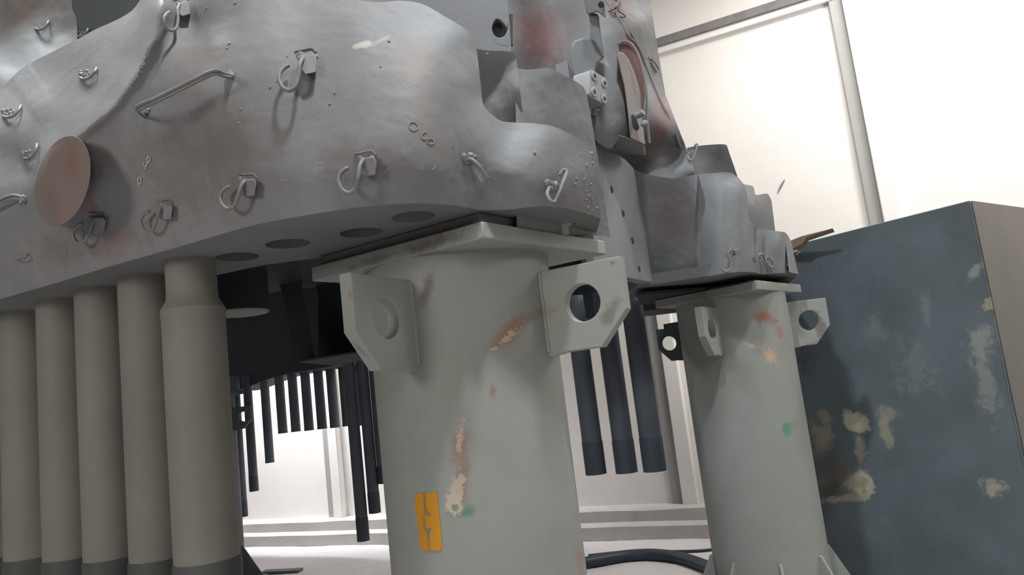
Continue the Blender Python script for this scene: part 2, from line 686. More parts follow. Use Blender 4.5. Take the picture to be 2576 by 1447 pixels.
# battens: a grey strip with a white profile on its right, at the panel joints
SP = 0.264 * WZ0
t_a = wall_t(2202, 450)
k = 2
for i in range(-3, 4):
    t = t_a + i * SP
    if t < T0 + 0.3 or t > T1 - 0.3:
        continue
    o = slab('trim_%d' % k, t + 0.0, t + 0.12, 0.0, 0.05, 0.30, ROOM_H - 0.02, BATTEN)
    k += 1
    o = slab('trim_%d' % k, t - 0.16, t, 0.0, 0.10, 0.30, ROOM_H - 0.02, BATTENW, bevel=0.01)
    k += 1
# long horizontal rail high on the wall
zr = on_wall(1880, 48).z
slab('trim_%d' % k, T0, T1, 0.0, 0.09, zr - 0.03, zr + 0.07, BEAMM, bevel=0.01)
slab('trim_%d' % (k + 1), T0, T1, 0.0, 0.06, zr - 0.10, zr - 0.03, BATTENW)

# a small tear in the lining
c = on_wall(1965, 470, 0.004)
tubes('trim_%d' % (k + 2), [([on_wall(1974, 452, 0.006), on_wall(1966, 466, 0.01), on_wall(1960, 478, 0.008),
                              on_wall(1956, 488, 0.004)], [0.004, 0.009, 0.006, 0.002])], BEAMM)
structure(bpy.data.objects['trim_%d' % (k + 2)])


# =================================================================== NEAR CASING
near = empty('machine_casing', at(900, 560, 2.1),
             'huge dusty grey cast casing with bar hooks, filling the upper left',
             'casing', 'cast steel casings of the machine')

bot_px = [(-560, 905), (-120, 782), (0, 752), (140, 712), (283, 668), (417, 630), (525, 598), (633, 568), (745, 545), (860, 527), (913, 520),
          (990, 513), (1060, 511), (1105, 513), (1143, 516), (1180, 523), (1215, 528), (1262, 528), (1310, 522), (1373, 519),
          (1420, 524), (1460, 533), (1490, 543), (1512, 551)]
top_px = [(-560, 480), (-120, 310), (0, 222), (50, 176), (90, 152), (187, 102), (240, 74), (330, 28), (400, -60), (520, -80), (640, -70),
          (780, -30), (880, -4), (950, 6), (1010, 2), (1062, 10), (1120, 42), (1178, 78), (1196, 108), (1204, 170),
          (1216, 262), (1256, 302), (1290, 308), (1350, 311)]
# the step continues along the right side down to the lower corner
top_px += [(1402, 322), (1470, 362), (1494, 410), (1504, 470)]
bot_px = bot_px[:16] + [(1192, 525), (1205, 527), (1220, 528), (1240, 528), (1262, 528), (1290, 526), (1320, 522),
                        (1373, 519), (1420, 524), (1462, 534), (1492, 543), (1512, 551)]
assert len(top_px) == len(bot_px), (len(top_px), len(bot_px))
zpts = []
for (x, y) in bot_px[::2] + [bot_px[-1]]:
    zpts.append((x, y, depth_on_level(x, y, ZB)))
NB = len(zpts)
zpts += [
    # front face, bulging towards the viewer
    (900, 300, 1.66), (900, 430, 1.69), (760, 300, 1.68), (640, 420, 1.73), (1060, 300, 1.67), (1060, 430, 1.70),
    (1130, 250, 1.72), (1190, 330, 1.80), (1200, 430, 1.84), (1160, 200, 1.75),
    (900, 80, 1.68), (1040, 60, 1.72), (760, 40, 1.70), (620, 0, 1.68), (560, 120, 1.66),
    (1150, 90, 1.75), (1192, 130, 1.80), (1208, 240, 1.83), (1230, 330, 1.84),
    (1290, 330, 1.885), (1370, 350, 1.89), (1360, 430, 1.89), (1440, 440, 1.975), (1460, 380, 2.01), (1500, 470, 2.10),
    (1280, 430, 1.86), (1430, 345, 1.955),
    # hollow under the wire handle
    (470, 240, 1.665), (450, 360, 1.79), (530, 330, 1.72), (600, 300, 1.69), (390, 480, 1.89),
    # ridge running down to the left
    (405, 20, 1.76), (388, 100, 1.735), (335, 205, 1.76), (270, 285, 1.83), (205, 350, 1.93), (120, 440, 2.04),
    (60, 520, 2.14), (480, 60, 1.70),
    # face left of the boss
    (240, 520, 2.00), (100, 620, 2.16), (0, 640, 2.24), (-100, 660, 2.34),
    # upper slope falling away behind the ridge
    (300, 150, 1.94), (230, 240, 2.02), (150, 330, 2.10), (60, 410, 2.22), (-80, 480, 2.34),
    (330, 10, 2.10), (200, 110, 2.26), (100, 170, 2.42), (100, 260, 2.26), (0, 330, 2.36), (0, 250, 2.52), (-100, 340, 2.62), (-500, 500, 3.0), (-500, 700, 2.85),
]
zpts = zpts[:NB] + [(x, y, z + 0.00034 * max(0, 540 - y)) if x > 420 else (x, y, z + 0.00012 * max(0, 540 - y)) for x, y, z in zpts[NB:]]


class Crest:
    """the smooth skin plus the sharp ridge that runs down its left part"""
    line = np.array([(425, -120), (412, -40), (402, 30), (385, 100), (358, 158), (326, 214), (288, 266), (240, 310), (196, 342), (150, 372), (95, 420)], float)

    def __init__(self, base):
        self.base = base
        self.s = np.concatenate([[0], np.cumsum(np.hypot(*np.diff(self.line, axis=0).T))])

    def many(self, X):
        Z = self.base.many(X)
        L = self.line
        best = np.full(len(X), 1e9)
        side = np.zeros(len(X))
        par = np.zeros(len(X))
        for i in range(len(L) - 1):
            a, b = L[i], L[i + 1]
            ab = b - a
            t = np.clip(((X - a) @ ab) / (ab @ ab), 0, 1)
            q = a + t[:, None] * ab
            d = np.hypot(*(X - q).T)
            m = d < best
            best[m] = d[m]
            cr = ab[0] * (X[:, 1] - a[1]) - ab[1] * (X[:, 0] - a[0])
            side[m] = np.sign(cr)[m]
            par[m] = (self.s[i] + t * np.hypot(*ab))[m]
        fade = np.clip((self.s[-1] - par) / 170, 0, 1)
        fade = fade * fade * (3 - 2 * fade)
        face = side < 0
        d = np.sqrt(best ** 2 + 36) - 6
        hollow = 0.075 * (d / 42) * np.exp(1 - d / 42)
        slope = 0.055 * (1 - np.exp(-d / 45))
        return Z + fade * np.where(face, hollow, slope)

    def __call__(self, x, y):
        return float(self.many(np.array([[x, y]], float))[0])


ZN = Crest(Depth(zpts))
shell = patch('shell', top_px, bot_px, ZN, CAST, near, nu=300, nv=130, thick=0.10, amp=0.0015, rough=0.0010, bevel=0.009,
              push=(0.0, 1.0, 0.12))

# stepped flange plates behind the right-hand end of the shell
ZS = Depth([(1190, 120, 1.99), (1240, 200, 2.07), (1290, 140, 2.06), (1300, 220, 2.05), (1240, 300, 2.06), (1300, 330, 2.08)])
patch('stepped_flange', [(1182, 98), (1196, 120), (1225, 127), (1262, 128), (1288, 131), (1298, 145), (1302, 172)],
      [(1190, 420), (1210, 420), (1240, 420), (1270, 420), (1295, 420), (1315, 420), (1330, 420)],
      ZS, CAST, near, nu=60, nv=60, thick=0.10, amp=0.006, bevel=0.008)
ZS2 = Depth([(1302, 172, 2.09), (1322, 300, 2.07), (1390, 180, 2.15), (1400, 300, 2.16), (1470, 230, 2.28), (1500, 340, 2.33),
             (1535, 600, 2.44), (1460, 590, 2.30), (1400, 590, 2.18)])
patch('stepped_flange', [(1296, 168), (1310, 174), (1340, 175), (1375, 171), (1402, 180), (1440, 200), (1466, 218), (1476, 240), (1486, 290)],
      [(1300, 590), (1320, 590), (1350, 590), (1385, 590), (1420, 590), (1460, 590), (1490, 592), (1515, 594), (1536, 599)],
      ZS2, CAST, near, nu=90, nv=90, thick=0.12, amp=0.005, bevel=0.008)

# bottom flange with round holes
fr = [on_level(x, y - 1, ZB) for (x, y) in catmull(bot_px, 90)]
fr = [p + Vector((0, 0.008, 0)) for p in fr]
back = [on_level(x, y, ZB) for (x, y) in
        [(1500, 590), (1400, 600), (1200, 612), (1000, 632), (860, 645), (760, 655), (662, 668), (552, 692), (480, 704), (400, 724),
         (250, 765), (60, 815), (-160, 880)]]
outer = [(p.x, p.y) for p in fr + back]
holes = []
for (x, y, r) in [(597, 648, 0.060), (725, 615, 0.060), (910, 587, 0.058), (1040, 547, 0.056), (1425, 567, 0.028)]:
    q = on_level(x, y, ZB)
    holes.append((q.x, q.y, r))
holed_plate('bottom_flange', outer, holes, 0.05, (0, 0, ZB + 0.027), (1, 0, 0), (0, 1, 0), UNDER, near, bevel=0.001)

blocker_outline = [(p.x, p.y) for p in [q + Vector((0, .15, 0)) for q in fr]] + [(fr[-1].x + .05, fr[-1].y + .5), (.3, 3.3), (-3.6, 3.6)]
holed_plate('light_block_deck', blocker_outline, [], .03, (0, 0, EYE.z + .60), (1, 0, 0), (0, 1, 0), INNER, near, bevel=0)  # unseen deck added to keep light from leaking into the casing

# roof added out of view to block light from above
blocker_top = 3.25
blocker_pts = [at(-700, 100, 3.4), at(-200, 100, 3.4), at(400, 100, 3.4), at(900, 100, 3.4)]
light_blocker = [Vector((p.x, p.y, blocker_top)) for p in blocker_pts]
light_blocker += [Vector((-0.2, 4.2, blocker_top)), Vector((-0.6, 6.0, blocker_top)), Vector((-4.6, 6.0, blocker_top))]
prism('light_block_cover', light_blocker, (0, 0, 0.06), INNER, near, bevel=0)
# inner wall behind the left pipes, keeping the interior dark
V0 = [at(-700, 500, 3.0), at(-200, 500, 3.1), at(120, 500, 3.5)]

# disc boss on the left of the shell
cz = ZN(160, 455)
bp = []
for i in range(56):
    t = 2 * math.pi * i / 56
    dx, dy = 66 * math.cos(t), 116 * math.sin(t)
    a = math.radians(14)
    x = 158 + dx * math.cos(a) - dy * math.sin(a)
    y = 455 + dx * math.sin(a) + dy * math.cos(a)
    bp.append((x, y, cz - 0.09 - 0.0011 * (x - 158)))
BOSS = Mat('red_brown_boss_face', (134, 120, 115), vary=[(138, 116, 110), (128, 120, 117)], vscale=4, rough=0.7, bump=0.15)
BOSS.blob(195, 410, cz - 0.09, 50, 80, (138, 100, 92), 0.8, 1.0, 0, 0.12)
BOSS.blob(110, 520, cz - 0.09, 40, 90, (110, 110, 110), 0.7, 1.0, 10, 0.12)
px_prism('round_boss', bp, (ray(158, 455) * 0.22), BOSS.m, near, bevel=0.006, seg=3)


# ---- bar hooks welded on the shell
def surf(px, py, off, ZF=ZN):
    return at(px, py, ZF(px, py) - off)


SPAT = []


def hook(cx, cy, s=1.0, flip=1, ang=0, ZF=ZN, parent=near, out=0.05, kind='j', clip=True):
    a = math.radians(ang)

    def P(x, y, off):
        x, y = x * flip * s, y * s
        X, Y = cx + x * math.cos(a) - y * math.sin(a), cy + x * math.sin(a) + y * math.cos(a)
        return surf(X, Y, off * s if s < 1 else off, ZF)
    R = 0.0052 * s if ZF is ZN else 0.0085 * s
    if kind == 'j':
        pts = [P(22, -34, .004), (P(10, -38, .02)), P(0, -22, .04), P(-4, 8, out), P(-12, 36, out), P(-28, 46, out), P(-44, 38, out),
               P(-53, 18, out * .9), P(-50, 0, out * .8), P(-38, -13, out * .7), P(-29, -17, out * .6)]
    elif kind == 'loop':
        pts = [P(-6, -30, .004), P(6, -26, .03), P(24, -8, out), P(38, 18, out), P(40, 34, out * .9), P(30, 36, out * .8),
               P(14, 12, out * .6), P(4, -12, out * .4)]
    elif kind == 'narrow':
        pts = [P(-18, 0, .004), P(-24, 18, .03), P(-16, 36, out), P(-4, 38, out), P(8, 14, out), P(18, -14, out * .9),
               P(26, -36, out * .7), P(20, -44, out * .5), P(8, -30, .01)]
    elif kind == 's':
        pts = [P(22, -20, .01), P(18, -36, .03), P(4, -38, out), P(-4, -22, out), P(4, 0, out), P(8, 20, out), P(0, 38, out),
               P(-14, 42, out), P(-24, 32, out * .8), P(-24, 22, out * .7)]
    elif kind == 'wave':
        pts = [P(-26, 20, .004), P(-26, -2, .02), P(-18, -18, out), P(-6, -16, out), P(6, 6, out), P(18, 22, out), P(28, 18, out),
               P(24, 4, out), P(14, -8, out)]
    else:
        pts = [P(-30, 10, .004), P(-16, 16, out * .7), P(6, 10, out), P(24, -10, out), P(30, -24, .01)]
    o = tubes('bar_hook', [(smooth3(pts, 46), R)], RODM, parent, seg=10)
    bl = []
    rr = 0.0075 * s
    w0 = (14, -34) if kind in ('j', 's') else (-8, -28) if kind == 'loop' else (-16, -2)
    for q in range(10):
        x, y = w0[0] + q * 3.4 - 12 + random.uniform(-4, 4), w0[1] + (q % 4) * 6 - 8 + random.uniform(-4, 4)
        bl.append((P(x, y, 0.001), rr * random.uniform(.85, 1.35), (1.2, .6, .9)))
    for q in range(8):
        x, y = w0[0] + random.uniform(-60, 60), w0[1] + random.uniform(-45, 50)
        bl.append((P(x, y, 0.0), rr * random.uniform(.14, .32), (1, 1, 1)))
    weld('weld_bead', bl[:10], WELD, o)
    SPAT.extend(bl[10:]) if parent is near else None
    if clip and kind in ('j',):
        # bent square clip tab that the hook is welded onto
        q = [P(-12, -52, .002), P(32, -60, .002), P(40, -50, .002), P(40, -2, .03), P(10, 6, .034), P(-4, -6, .03), P(-16, -20, .004)]
        q2 = [P(2, -42, .026), P(34, -47, .026), P(42, -36, .026), P(41, 0, .030), P(12, 6, .030), P(2, -6, .028)]
        prism('clip_tab', q2, ray(cx, cy) * 0.022, CAST if ZF is ZN else CAST2, o, bevel=0.003)
        edge = smooth3([P(-14, -53, .003), P(10, -57, .004), P(30, -60, .003), P(40, -50, .002)], 12)
        tubes('weld_seam', [(edge, 0.0022 * s)], WELD, o, seg=6)
    return o


hook(755, 182, 1.0, out=.036)
hook(905, 440, 1.0, out=0.05)
hook(604, 488, 0.9, ang=8)
hook(398, 548, 0.8, ang=6, out=0.045)
hook(228, 580, 0.8, kind='j', ang=10)
hook(1184, 428, 0.95, kind='loop')
hook(1400, 470, 0.98, kind='narrow')
hook(56, 650, 0.45, kind='c')
hook(450, 40, 0.75, kind='j', ang=-8)
hook(222, 188, 0.7, kind='c', clip=False)
hook(78, 385, 0.7, kind='c', clip=False, ang=-18)
hook(30, 284, 0.75, kind='c', clip=False)

# double wire handle standing off the hollow
h1 = [surf(362, 290, .0), surf(350, 282, .05), surf(345, 268, .09), surf(400, 243, .09), surf(470, 208, .085), surf(525, 182, .08),
      surf(545, 177, .08), surf(562, 184, .05), surf(580, 190, .0)]
h2 = [surf(366, 294, .0), surf(356, 288, .045), surf(350, 276, .085), surf(404, 251, .085), surf(474, 216, .08), surf(528, 190, .075),
      surf(547, 186, .07), surf(564, 192, .045), surf(584, 196, .0)]
hw = tubes('wire_handle', [(smooth3(h1, 60), .0042), (smooth3(h2, 60), .0042)], RODM, near, seg=8)
weld('weld_bead', [(surf(577, 185, .006), .009, (1, .8, 1.1)), (surf(583, 190, .004), .008, (1, .8, 1)),
                    (surf(366, 282, .006), .008, (1.3, .8, .7)), (surf(372, 276, .004), .006, (1.3, .8, .7))], WELD, hw)
# wire handle cut by the left frame edge
h3 = [surf(62, 505, .0), surf(54, 496, .03), surf(30, 492, .05), surf(0, 503, .055), surf(-40, 520, .055), surf(-90, 540, .0)]
h4 = [surf(64, 512, .0), surf(56, 503, .028), surf(30, 500, .046), surf(0, 512, .05), surf(-40, 529, .05), surf(-88, 548, .0)]
hw = tubes('wire_handle', [(smooth3(h3, 40), .0045), (smooth3(h4, 40), .0045)], RODM, near, seg=8)
weld('weld_bead', [(surf(60, 500, .006), .010, (1, .8, 1.2)), (surf(52, 510, .003), .006, (1, .8, 1))], WELD, hw)

# spatter, weld scars and pits along the lower right of the shell
bl = []
for (x, y, r) in [(842, 235, 3), (978, 105, 4), (957, 168, 2), (578, 110, 4), (571, 122, 3), (680, 220, 3), (830, 262, 3), (712, 455, 3),
                  (1345, 385, 4), (1352, 392, 2), (1348, 465, 2), (695, 205, 2), (606, 275, 3), (600, 310, 3), (806, 300, 2), (592, 300, 2),
                  (150, 660, 4), (97, 660, 4), (165, 628, 5), (140, 640, 4), (520, 20, 3), (592, 8, 4), (1226, 136, 3)]:
    bl.append((surf(x, y, .0), r * 0.0011, (1, .8, 1)))
for q in range(46):
    x, y = random.gauss(1478, 18), random.uniform(385, 545)
    if x < 1500:
        bl.append((surf(x, y, -.002), random.uniform(.002, .0055), (1.2, .5, 1.0)))
for q in range(26):
    x = random.uniform(430, 518)
    y = 548 - (x - 430) * 0.14 + random.choice((0, 0, 14, 30)) + random.uniform(-3, 3)
    bl.append((surf(x, y, -.001), random.uniform(.002, .005), (1.8, .5, .7)))
for q in range(16):
    t = q / 15 * math.pi
    bl.append((surf(811 - 22 * math.cos(t), 428 - 16 * math.sin(t), -.001), random.uniform(.002, .004), (1.4, .5, .8)))
for q in range(34):
    bl.append((surf(random.uniform(180, 620), random.uniform(430, 640) * 1.0, .0) if False else
               surf(*(lambda x: (x, 752 - x * 0.33 - random.uniform(15, 120)))(random.uniform(60, 560)), -.002),
               random.uniform(.0015, .004), (1.6, .5, .8)))
wsp = lumps('weld_spatter', bl + SPAT, WELD, near)
wsp['kind'] = 'stuff'

# chalk writing "0.40" and three ring marks
def stroke(name, pxs, r=0.0015, parent=near, closed=False):
    pts = [surf(x, y, 0.0015) for x, y in pxs]
    return (pts, r)


def ringpx(x, y, rx, ry, a=0):
    out = []
    for i in range(19):
        t = 2 * math.pi * i / 18
        u, v = rx * math.cos(t), ry * math.sin(t)
        out.append((x + u * math.cos(a) - v * math.sin(a), y + u * math.sin(a) + v * math.cos(a)))
    return out


tubes('chalk_writing', [stroke('', ringpx(351, 455, 4, 9, .1)), stroke('', [(358, 433), (359, 434), (358, 435)], .0014),
                        stroke('', [(361, 409), (363, 419), (370, 412), (373, 408)]), stroke('', [(371, 406), (369, 414), (365, 426)]),
                        stroke('', ringpx(374, 401, 3.5, 7, .15))], CHALK, near, seg=5)
FAINT = Mat('faint_ring_marks', (166, 158, 153), rough=0.9, bump=0).m
for pxs, r_ in ((ringpx(1040, 318, 12, 10, .6), .0010), (ringpx(1068, 342, 8, 9, .2), .0010), (ringpx(1083, 356, 9, 7, .2), .0010),
                ([(1088, 428), (1092, 422), (1096, 416)], .0009)):
    tubes('chalk_ring', [stroke('', pxs, r_)], FAINT, near, seg=5)


# ---- pipes hanging under the near casing
def hang_pipe(x, y, Z, r, z_end, sleeve_h, mat, smat, parent, z_top=None, neck=None, name='hanging_pipe'):
    c = at(x, y, Z)
    zt = (z_top if z_top is not None else ZB + 0.01)
    if neck:
        prof = [(neck[0], zt), (neck[0], neck[1]), (neck[0] * 1.02, neck[1] - .02), (r * 1.03, neck[1] - .05), (r, neck[1] - .075),
                (r, z_end + sleeve_h)]
    else:
        prof = [(r, zt), (r, z_end + sleeve_h)]
    prof = [(a, b) for a, b in prof]
    o = lathe(name, prof, (c.x, c.y, 0), mat, parent, seg=40)
    lathe('pipe_end', [(r * 1.02, z_end + sleeve_h), (r * 1.05, z_end + sleeve_h - .01), (r * 1.05, z_end), (r * .85, z_end), (r * .85, z_end + .04)],
          (c.x, c.y, 0), smat, o, seg=40)
    return o


for (x, y, Z, r) in [(-110, 850, 3.0, .075), (-25, 818, 2.78, .075), (60, 792, 2.60, .075), (155, 765, 2.47, .075), (253, 738, 2.36, .075), (366, 706, 2.26, .078)]:
    zb = at(x + 25, 1388, Z).z
    hang_pipe(x, y, Z, r, 1.0, zb - 1.0, PIPE, SLEEVE, near)
zb = at(520, 1390, 2.1).z
hang_pipe(480, 672, 2.10, .084, 1.0, zb - 1.0, PIPE, SLEEVE, near, neck=(.068, at(485, 738, 2.10).z))

# stub behind the thick pipe; pale round end plate holds its lit tone in colour
c = at(600, 790, 2.9)
st = lathe('stub_pipe', [(.118, c.z + .55), (.118, c.z + .005)], (c.x, c.y, 0), INNER, near, seg=48)
lathe('end_plate', [(.118, c.z + .005), (.112, c.z), (.0001, c.z)], (c.x, c.y, 0), PIPE, st, seg=48)

# curved inner ducts, deep in the shade
DZ = Depth([(680, 660, 3.3), (780, 900, 3.3), (870, 660, 3.15), (930, 900, 3.15), (800, 780, 3.2)])
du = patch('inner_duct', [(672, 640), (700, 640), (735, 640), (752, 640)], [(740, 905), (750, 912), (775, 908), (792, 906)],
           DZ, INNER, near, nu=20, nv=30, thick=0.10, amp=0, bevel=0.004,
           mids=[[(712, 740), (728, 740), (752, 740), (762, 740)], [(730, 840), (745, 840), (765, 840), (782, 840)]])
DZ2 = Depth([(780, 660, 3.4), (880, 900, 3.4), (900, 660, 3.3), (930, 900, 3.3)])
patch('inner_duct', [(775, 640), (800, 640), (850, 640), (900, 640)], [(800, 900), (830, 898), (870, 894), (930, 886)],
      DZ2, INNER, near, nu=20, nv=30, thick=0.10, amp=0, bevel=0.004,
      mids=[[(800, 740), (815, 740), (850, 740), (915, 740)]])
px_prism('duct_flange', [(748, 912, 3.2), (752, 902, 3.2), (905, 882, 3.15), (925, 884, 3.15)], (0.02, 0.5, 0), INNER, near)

REARM = Mat('rear_casing_dark_steel', (62, 67, 74), rough=0.8, bump=0.1).m  # casing steel darkened in colour to stand in for interior shade
# =================================================================== FAR PART OF THE CASING (behind, with its own pipes)
far = empty('machine_casing', at(1100, 900, 6.0),
            'dark shaded rear casing under the near one, with slim dark hanging pipes',
            'casing', 'cast steel casings of the machine')
prism('light_block_cover', [Vector((x, y, 3.2)) for x, y in ((-4.6, 6.05), (-0.6, 6.05), (-0.1, 4.3), (0.55, 4.0), (0.75, 5.2), (0.6, 6.6), (-1.6, 8.4), (-4.6, 9.6))],
      (0, 0, .06), INNER, far, bevel=0)  # unseen slab added to block light over the rear interior
FZ = Depth([(540, 990, 9.2), (600, 985, 9.0), (700, 946, 8.6), (860, 916, 7.4), (950, 890, 6.9), (1300, 830, 5.8), (1560, 790, 5.1), (1760, 765, 4.9),
            (540, 300, 9.2), (700, 300, 8.6), (860, 300, 7.4), (950, 300, 6.9), (1300, 300, 5.8), (1560, 300, 5.1), (1760, 300, 4.9)])
patch('rear_shell', [(380, 420), (540, 420), (600, 420), (700, 430), (860, 440), (950, 440), (1300, 480), (1560, 600), (1720, 690)],
      [(380, 1020), (540, 990), (600, 982), (700, 946), (860, 916), (950, 890), (1300, 830), (1560, 790), (1720, 770)],
      FZ, REARM, far, nu=80, nv=12, thick=0.5, amp=0.0, bevel=0.0, push=(0.25, 1, 0))
for (x, y, Z, r, ye, sh) in [
        (592, 1000, 8.6, .055, 1295, .18), (624, 1000, 8.9, .052, 1233, .18), (667, 990, 8.9, .052, 1163, .0),
        (704, 980, 8.7, .054, 1090, .0), (737, 980, 8.6, .054, 1086, .0), (770, 980, 8.5, .054, 1083, .0), (803, 980, 8.4, .054, 1079, .0),
        (835, 980, 8.3, .054, 1076, .0), (866, 980, 8.1, .05, 1072, .0),
        (884, 1000, 6.6, .052, 1352, .20), (918, 1000, 6.6, .050, 1285, .18), (905, 980, 7.9, .05, 1070, .0), (947, 1000, 6.6, .050, 1213, .15),
        (1462, 900, 4.65, .062, 1188, .20), (1538, 900, 4.60, .064, 1184, .20), (1608, 900, 4.50, .066, 1180, .20)]:
    c = at(x, y, Z)
    # foot of the pipe where it ends in the photo, following the vertical
    px_e = x + (ye - y) * (x + 243) / 13300.0
    ze = at(px_e, ye, Z * 1.0).z
    hang_pipe(x, y, Z, r, ze, max(sh, .02), DARKPIPE, DARKSLEEVE if sh else DARKPIPE, far, z_top=EYE.z + 0.55)

class Lean:
    """depth of a wall that rises from a bottom edge lying in a level plane, with soft vertical folds"""
    def __init__(self, bot, level, lean, bumps=(), fold=None):
        self.fold = fold
        c = catmull(bot, 80)
        self.x = c[:, 0]
        self.y = c[:, 1]
        self.z = np.array([depth_on_level(a, b, level) for a, b in c])
        self.lean, self.bumps = lean, bumps

    def many(self, X):
        x, y = X[:, 0], X[:, 1]
        Z = np.interp(x, self.x, self.z) + self.lean * (np.interp(x, self.x, self.y) - y)
        if self.fold:
            f = np.clip((self.fold[0] - x) / 8.0, 0, 1)
            Z = Z + f * (self.fold[1] * (np.interp(x, self.x, self.y) - y) + self.fold[2])
        for (bx, by, sx, sy, d) in self.bumps:
            Z = Z + d * np.exp(-((x - bx) / sx) ** 2 - ((y - by) / sy) ** 2)
        return Z

    def __call__(self, x, y):
        return float(self.many(np.array([[x, y]], float))[0])


# =================================================================== RIGHT CASING
right = empty('machine_casing', at(1750, 690, 3.6),
              'tall casing with a reddish neck and four bolt plate, above the second stand',
              'casing', 'cast steel casings of the machine')
ZBR = EYE.z + 0.435
rb_px = [(1606, 722), (1640, 717), (1700, 708), (1760, 699), (1816, 689), (1850, 685), (1880, 685), (1900, 687), (1920, 691),
         (1945, 689), (1970, 688), (1990, 690), (2008, 693)]
rt_px = [(1592, 425), (1625, 438), (1690, 449), (1745, 440), (1790, 436), (1835, 434), (1862, 452), (1877, 480), (1886, 545),
         (1900, 572), (1940, 580), (1976, 586), (1992, 612)]
ZR = Lean(rb_px, ZBR, 0.00040, [(1890, 560, 16, 150, .10), (1812, 520, 40, 160, -.05), (1955, 610, 22, 50, -.04),
                                (1990, 600, 14, 60, .05), (1850, 440, 50, 26, .05)], fold=(1756, -0.00078, .05))  # overhanging fold shaped to keep the left face in shade
patch('shell', rt_px, rb_px, ZR, CAST2, right, nu=160, nv=80, thick=0.18, amp=0.003, bevel=0.014, push=(0.2, 1, 0.05))
Zc = Depth([(1860, 470, 3.75), (1940, 500, 3.95), (1900, 580, 3.8), (1880, 520, 3.7)])
patch('stepped_flange', [(1862, 462), (1880, 465), (1895, 470), (1902, 490), (1930, 487), (1941, 505)],
      [(1870, 620), (1890, 620), (1905, 620), (1915, 620), (1935, 620), (1955, 620)], Zc, CAST2, right, nu=40, nv=30, thick=.12, amp=.003)
Zd = Depth([(1740, 380, 4.0), (1820, 370, 4.0), (1850, 440, 4.15), (1750, 450, 4.0)])
patch('stepped_flange', [(1728, 372), (1750, 368), (1790, 364), (1818, 363), (1828, 366), (1835, 385)],
      [(1735, 480), (1755, 480), (1795, 480), (1835, 480), (1850, 480), (1868, 480)], Zd, CAST2, right, nu=40, nv=30, thick=.12, amp=.003)
Ze = Depth([(1995, 600, 3.95), (2008, 690, 3.9), (1985, 640, 3.85)])
patch('stepped_flange', [(1975, 600), (1990, 612), (1996, 640)], [(1985, 685), (1998, 688), (2009, 690)], Ze, CAST2, right, nu=12, nv=20,
      thick=.1, amp=.001, bevel=.003)
# bottom flange of the right casing
fr = [on_level(x, y - 1, ZBR) + Vector((0, .008, 0)) for (x, y) in catmull(rb_px, 40)]
bk = [fr[-1] + Vector((.15, .6, 0)), fr[0] + Vector((.3, 1.1, 0)), fr[0] + Vector((-.05, .2, 0))]
holed_plate('bottom_flange', [(p.x, p.y) for p in fr + bk], [], 0.05, (0, 0, ZBR + .027), (1, 0, 0), (0, 1, 0), UNDER, right, bevel=.001)
# packing under the flange
a0, a1 = on_level(1600, 735, ZBR - .02), on_level(1985, 706, ZBR - .02)
prism('packing_strip', [a0, a1, a1 + Vector((.1, .5, 0)), a0 + Vector((.1, .5, 0))], (0, 0, -.018), INNER, right, bevel=.002)

# side flange with a column of bolt holes, running away towards the right casing
pa, pb = at(1470, 600, 3.0), at(1612, 600, 3.58)
ex = Vector((pb.x - pa.x, pb.y - pa.y, 0))
Lw = ex.length
ex.normalize()
zt, zl = at(1540, 250, 3.2).z, ZBR


def uv_on(px, py):
    n = ex.cross(Vector((0, 0, 1)))
    r = ray(px, py)
    t = (pa - EYE).dot(n) / r.dot(n)
    q = EYE + r * t
    return ((q - Vector((pa.x, pa.y, zl))).dot(ex), q.z - zl)


ol = [(0, 0), (Lw, 0), (Lw, .5)]
for (x, y) in [(1598, 445), (1560, 405), (1520, 380), (1500, 330)]:
    ol.append(uv_on(x, y))
ol.append((0, .9))
hs = []
for (x, y) in [(1525, 481), (1554, 541), (1578, 609), (1595, 681)]:
    u, v = uv_on(x, y)
    hs.append((u, v, .017))
holed_plate('side_flange', ol, hs, .05, (pa.x, pa.y, zl), ex, (0, 0, 1), CAST2, right, bevel=.003)
# dark plate added close behind it, standing in for shade in the bolt holes
holed_plate('hole_shade_plate', [(u, v) for u, v in [(.0, .02), (Lw - .02, .02), (Lw - .02, .5), (.02, .85)]], [], .03,
            Vector((pa.x, pa.y, zl)) + Vector((ex.y, -ex.x, 0)) * -.10, ex, (0, 0, 1), INNER, right, bevel=.001)

